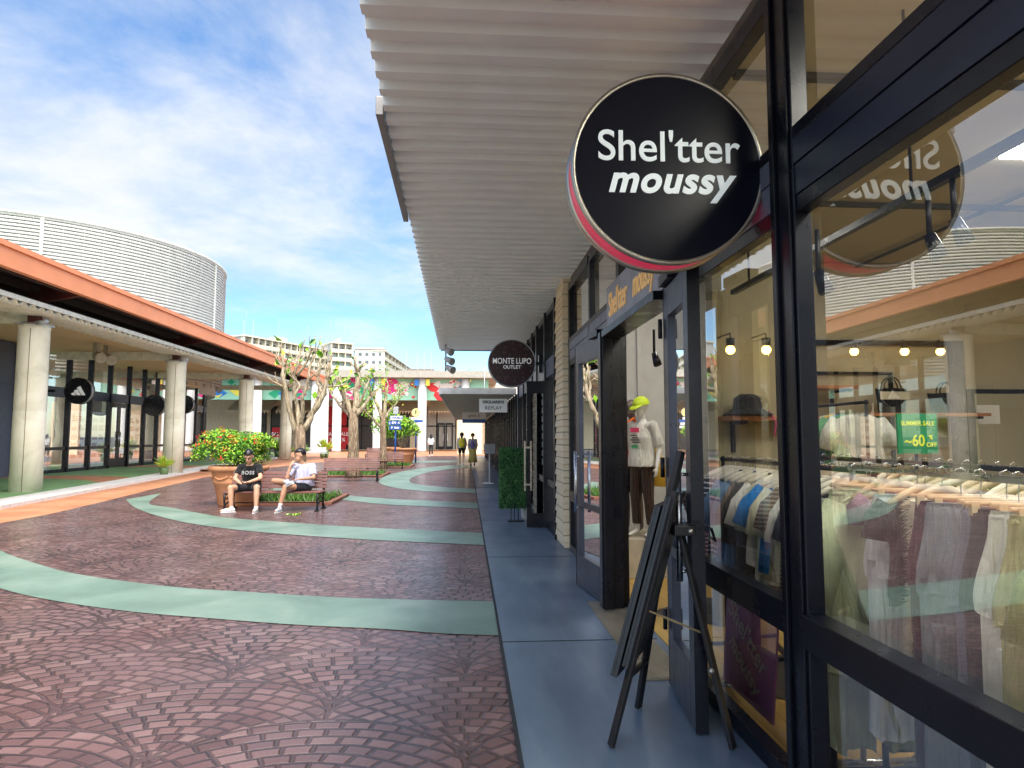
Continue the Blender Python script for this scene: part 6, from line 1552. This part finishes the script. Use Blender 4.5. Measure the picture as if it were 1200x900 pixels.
t = thing('shoulder_bag', 'purple bag hanging on the back of the woman in the mustard skirt', 'bag', (p.x - .02, 32.42, .95)); mb = MB(); mb.ball((0, 0, .12), (.12, .06, .17), 14); mb.tube([(0, .04, .26), (-.1, .1, .42), (-.12, .2, .46)], .012, 6); mb.build('sack', mat('bag_purple', (.16, .12, .3), .7), t, local=True)
p = at(505, 533, 49)
figure('person', 'shopper in a white top and dark trousers standing by the broad white column', 'person', (p.x, 49, 0), walk(1.62, .05), SKIN, fabric('cloth_shirt_white', (0, 0, 0)), fabric('cloth_charcoal', (0, 0, 0)), WHITE, s=.93, sleeve=1.3, leg_cover=1.8, face=True, voxel=.016, hairlen=.1)
p = at(324, 526, 47)
figure('person', 'shopper in a cream shirt and dark trousers seen between the third and last arcade columns', 'person', (p.x, 47, .0), walk(1.7, .12, V(1, 0, 0)), SKIN, fabric('cloth_cream', (0, 0, 0)), fabric('cloth_charcoal', (0, 0, 0)), WHITE, s=.97, sleeve=.7, leg_cover=1.8, voxel=.016)

# mannequins just inside the doorway
MQ = mat('mannequin_white', (.70, .68, .66), .35, var=.03)
MQD = mat('mannequin_dark', (.12, .09, .08), .4, var=.05)
def mann(arm=.03): 
    return dict(pelvis=V(0, 0, .93), chest=V(0, .0, 1.24), neck=V(0, .02, 1.46), head=V(0, -.01, 1.62), face=V(0, -1, -.12), shL=V(-.17, .01, 1.39), shR=V(.17, .01, 1.39), elL=V(-.235, .05, 1.12), elR=V(.235, .05, 1.12), wrL=V(-.26, -.05, .88), wrR=V(.26, -.05, .88),
                handL=V(-.1, -.25, -1), handR=V(.1, -.25, -1), hipL=V(-.085, 0, .90), hipR=V(.085, 0, .90), knL=V(-.09, -.03, .50), knR=V(.09, -.0, .50), anL=V(-.09, 0, .10), anR=V(.10, .04, .10), toeL=V(-.10, -.14, .04), toeR=V(.12, -.1, .04))
def scaleJ(J, k): return {a: (b * k if a not in ('face', 'handL', 'handR') else b) for a, b in J.items()}
kk = .86
one('plinth', MB().box(1.62, 2.3, 6.95, 7.75, .02, .42), mat('plinth_beige', (.5, .45, .36), .6), 'beige display plinth under the two mannequins just inside the doorway', 'plinth', bevel=.005)
PANTB = fabric('cloth_brown_pleat', (.085, .05, .04), (.03, .02, .018), .02, .4, 0)
m1, HM, rm = figure('mannequin', 'white mannequin in the doorway with lime cap, white printed T-shirt and brown trousers', 'mannequin', (1.90, 7.15, .42), scaleJ(mann(), kk), MQ, fabric('cloth_tee_white', (.72, .70, .66)), PANTB, None, s=.80, rz=R(-52), sleeve=.95, leg_cover=1.85, face=False, bald=True, voxel=.010, wide=1.12, shirtlen=.04)
CAPM = mat('cap_lime', (.50, .66, .03), .7, var=.08)
mb = MB(); mb.ball((0, 0, 0), (.094, .113, .10), 28)
bmesh.ops.delete(mb.bm, geom=[v for v in mb.bm.verts if v.co.z < -.003], context='VERTS')
for v in mb.bm.verts: v.co = rm @ v.co * .92 + HM(0, -.012, .032)
mb.tube([HM(0, .06, .035), HM(0, .13, .02), HM(0, .175, -.005)], [(.072, .006), (.068, .005), (.035, .004)], 14, ax=tuple((rm @ V(1, 0, 0)))); cp = mb.build('cap', CAPM, m1, local=True)
mb = MB(); mb.prism([(-.055, -.127, 1.12), (.06, -.127, 1.12), (.06, -.127, 1.17), (-.055, -.127, 1.17)], (0, .003, 0)); mb.build('print', mat('print_pink', (.8, .05, .15), .6), m1, local=True)
mb = MB(); mb.text('ICE', .07, tm((0, -.128, 1.07)), .002, .003); mb.text('JOY', .06, tm((0, -.126, 1.01)), .002, .002); mb.bm.free()
mb = MB()
for k in range(4): mb.box(-.05 + .02 * (k % 2), .04 + .012 * k, -.130, -.124, 1.08 - k * .024, 1.092 - k * .024)
mb.build('print', mat('print_dark', (.06, .05, .05), .6), m1, local=True)
mb = MB(); mb.prism([(-.05, -.128, .955), (.05, -.128, .955), (.03, -.128, .985), (-.03, -.128, .985)], (0, .004, 0)); mb.build('print', mat('print_green', (.05, .45, .15), .6), m1, local=True)
t = thing('tote_bag', 'yellow tote hanging behind the white mannequin', 'bag', (2.10, 7.25, .95)); mb = MB(); mb.tube([(0, 0, .42), (.01, 0, .2), (0, 0, .0)], [(.03, .02), (.08, .04), (.09, .05)], 14, wob=.2); mb.build('sack', mat('tote_yellow', (.65, .42, .05), .7), t, local=True)
m2, HM2, rm2 = figure('mannequin', 'dark mannequin in black clothes with an orange bag, standing behind the white mannequin', 'mannequin', (1.87, 7.47, .42), scaleJ(mann(), kk), MQD, BLKC, BLKC, None, s=.80, rz=R(-50), sleeve=1.6, leg_cover=.95, face=False, bald=True, voxel=.012, shirtlen=.06)
OB = mat('bag_orange', (.8, .14, .02), .6, emit=.05)
t = thing('shoulder_bag', 'orange shoulder bag hanging on the dark mannequin', 'bag', (1.81, 7.39, 1.1)); mb = MB(); mb.ball((-.06, -.1, .15), (.055, .075, .12), 16); mb.tube([(-.05, -.1, .22), (-.05, -.12, .42), (-.02, -.08, .56), (.06, -.02, .60), (.1, .02, .5)], .014, 8); mb.build('sack', OB, t, local=True)
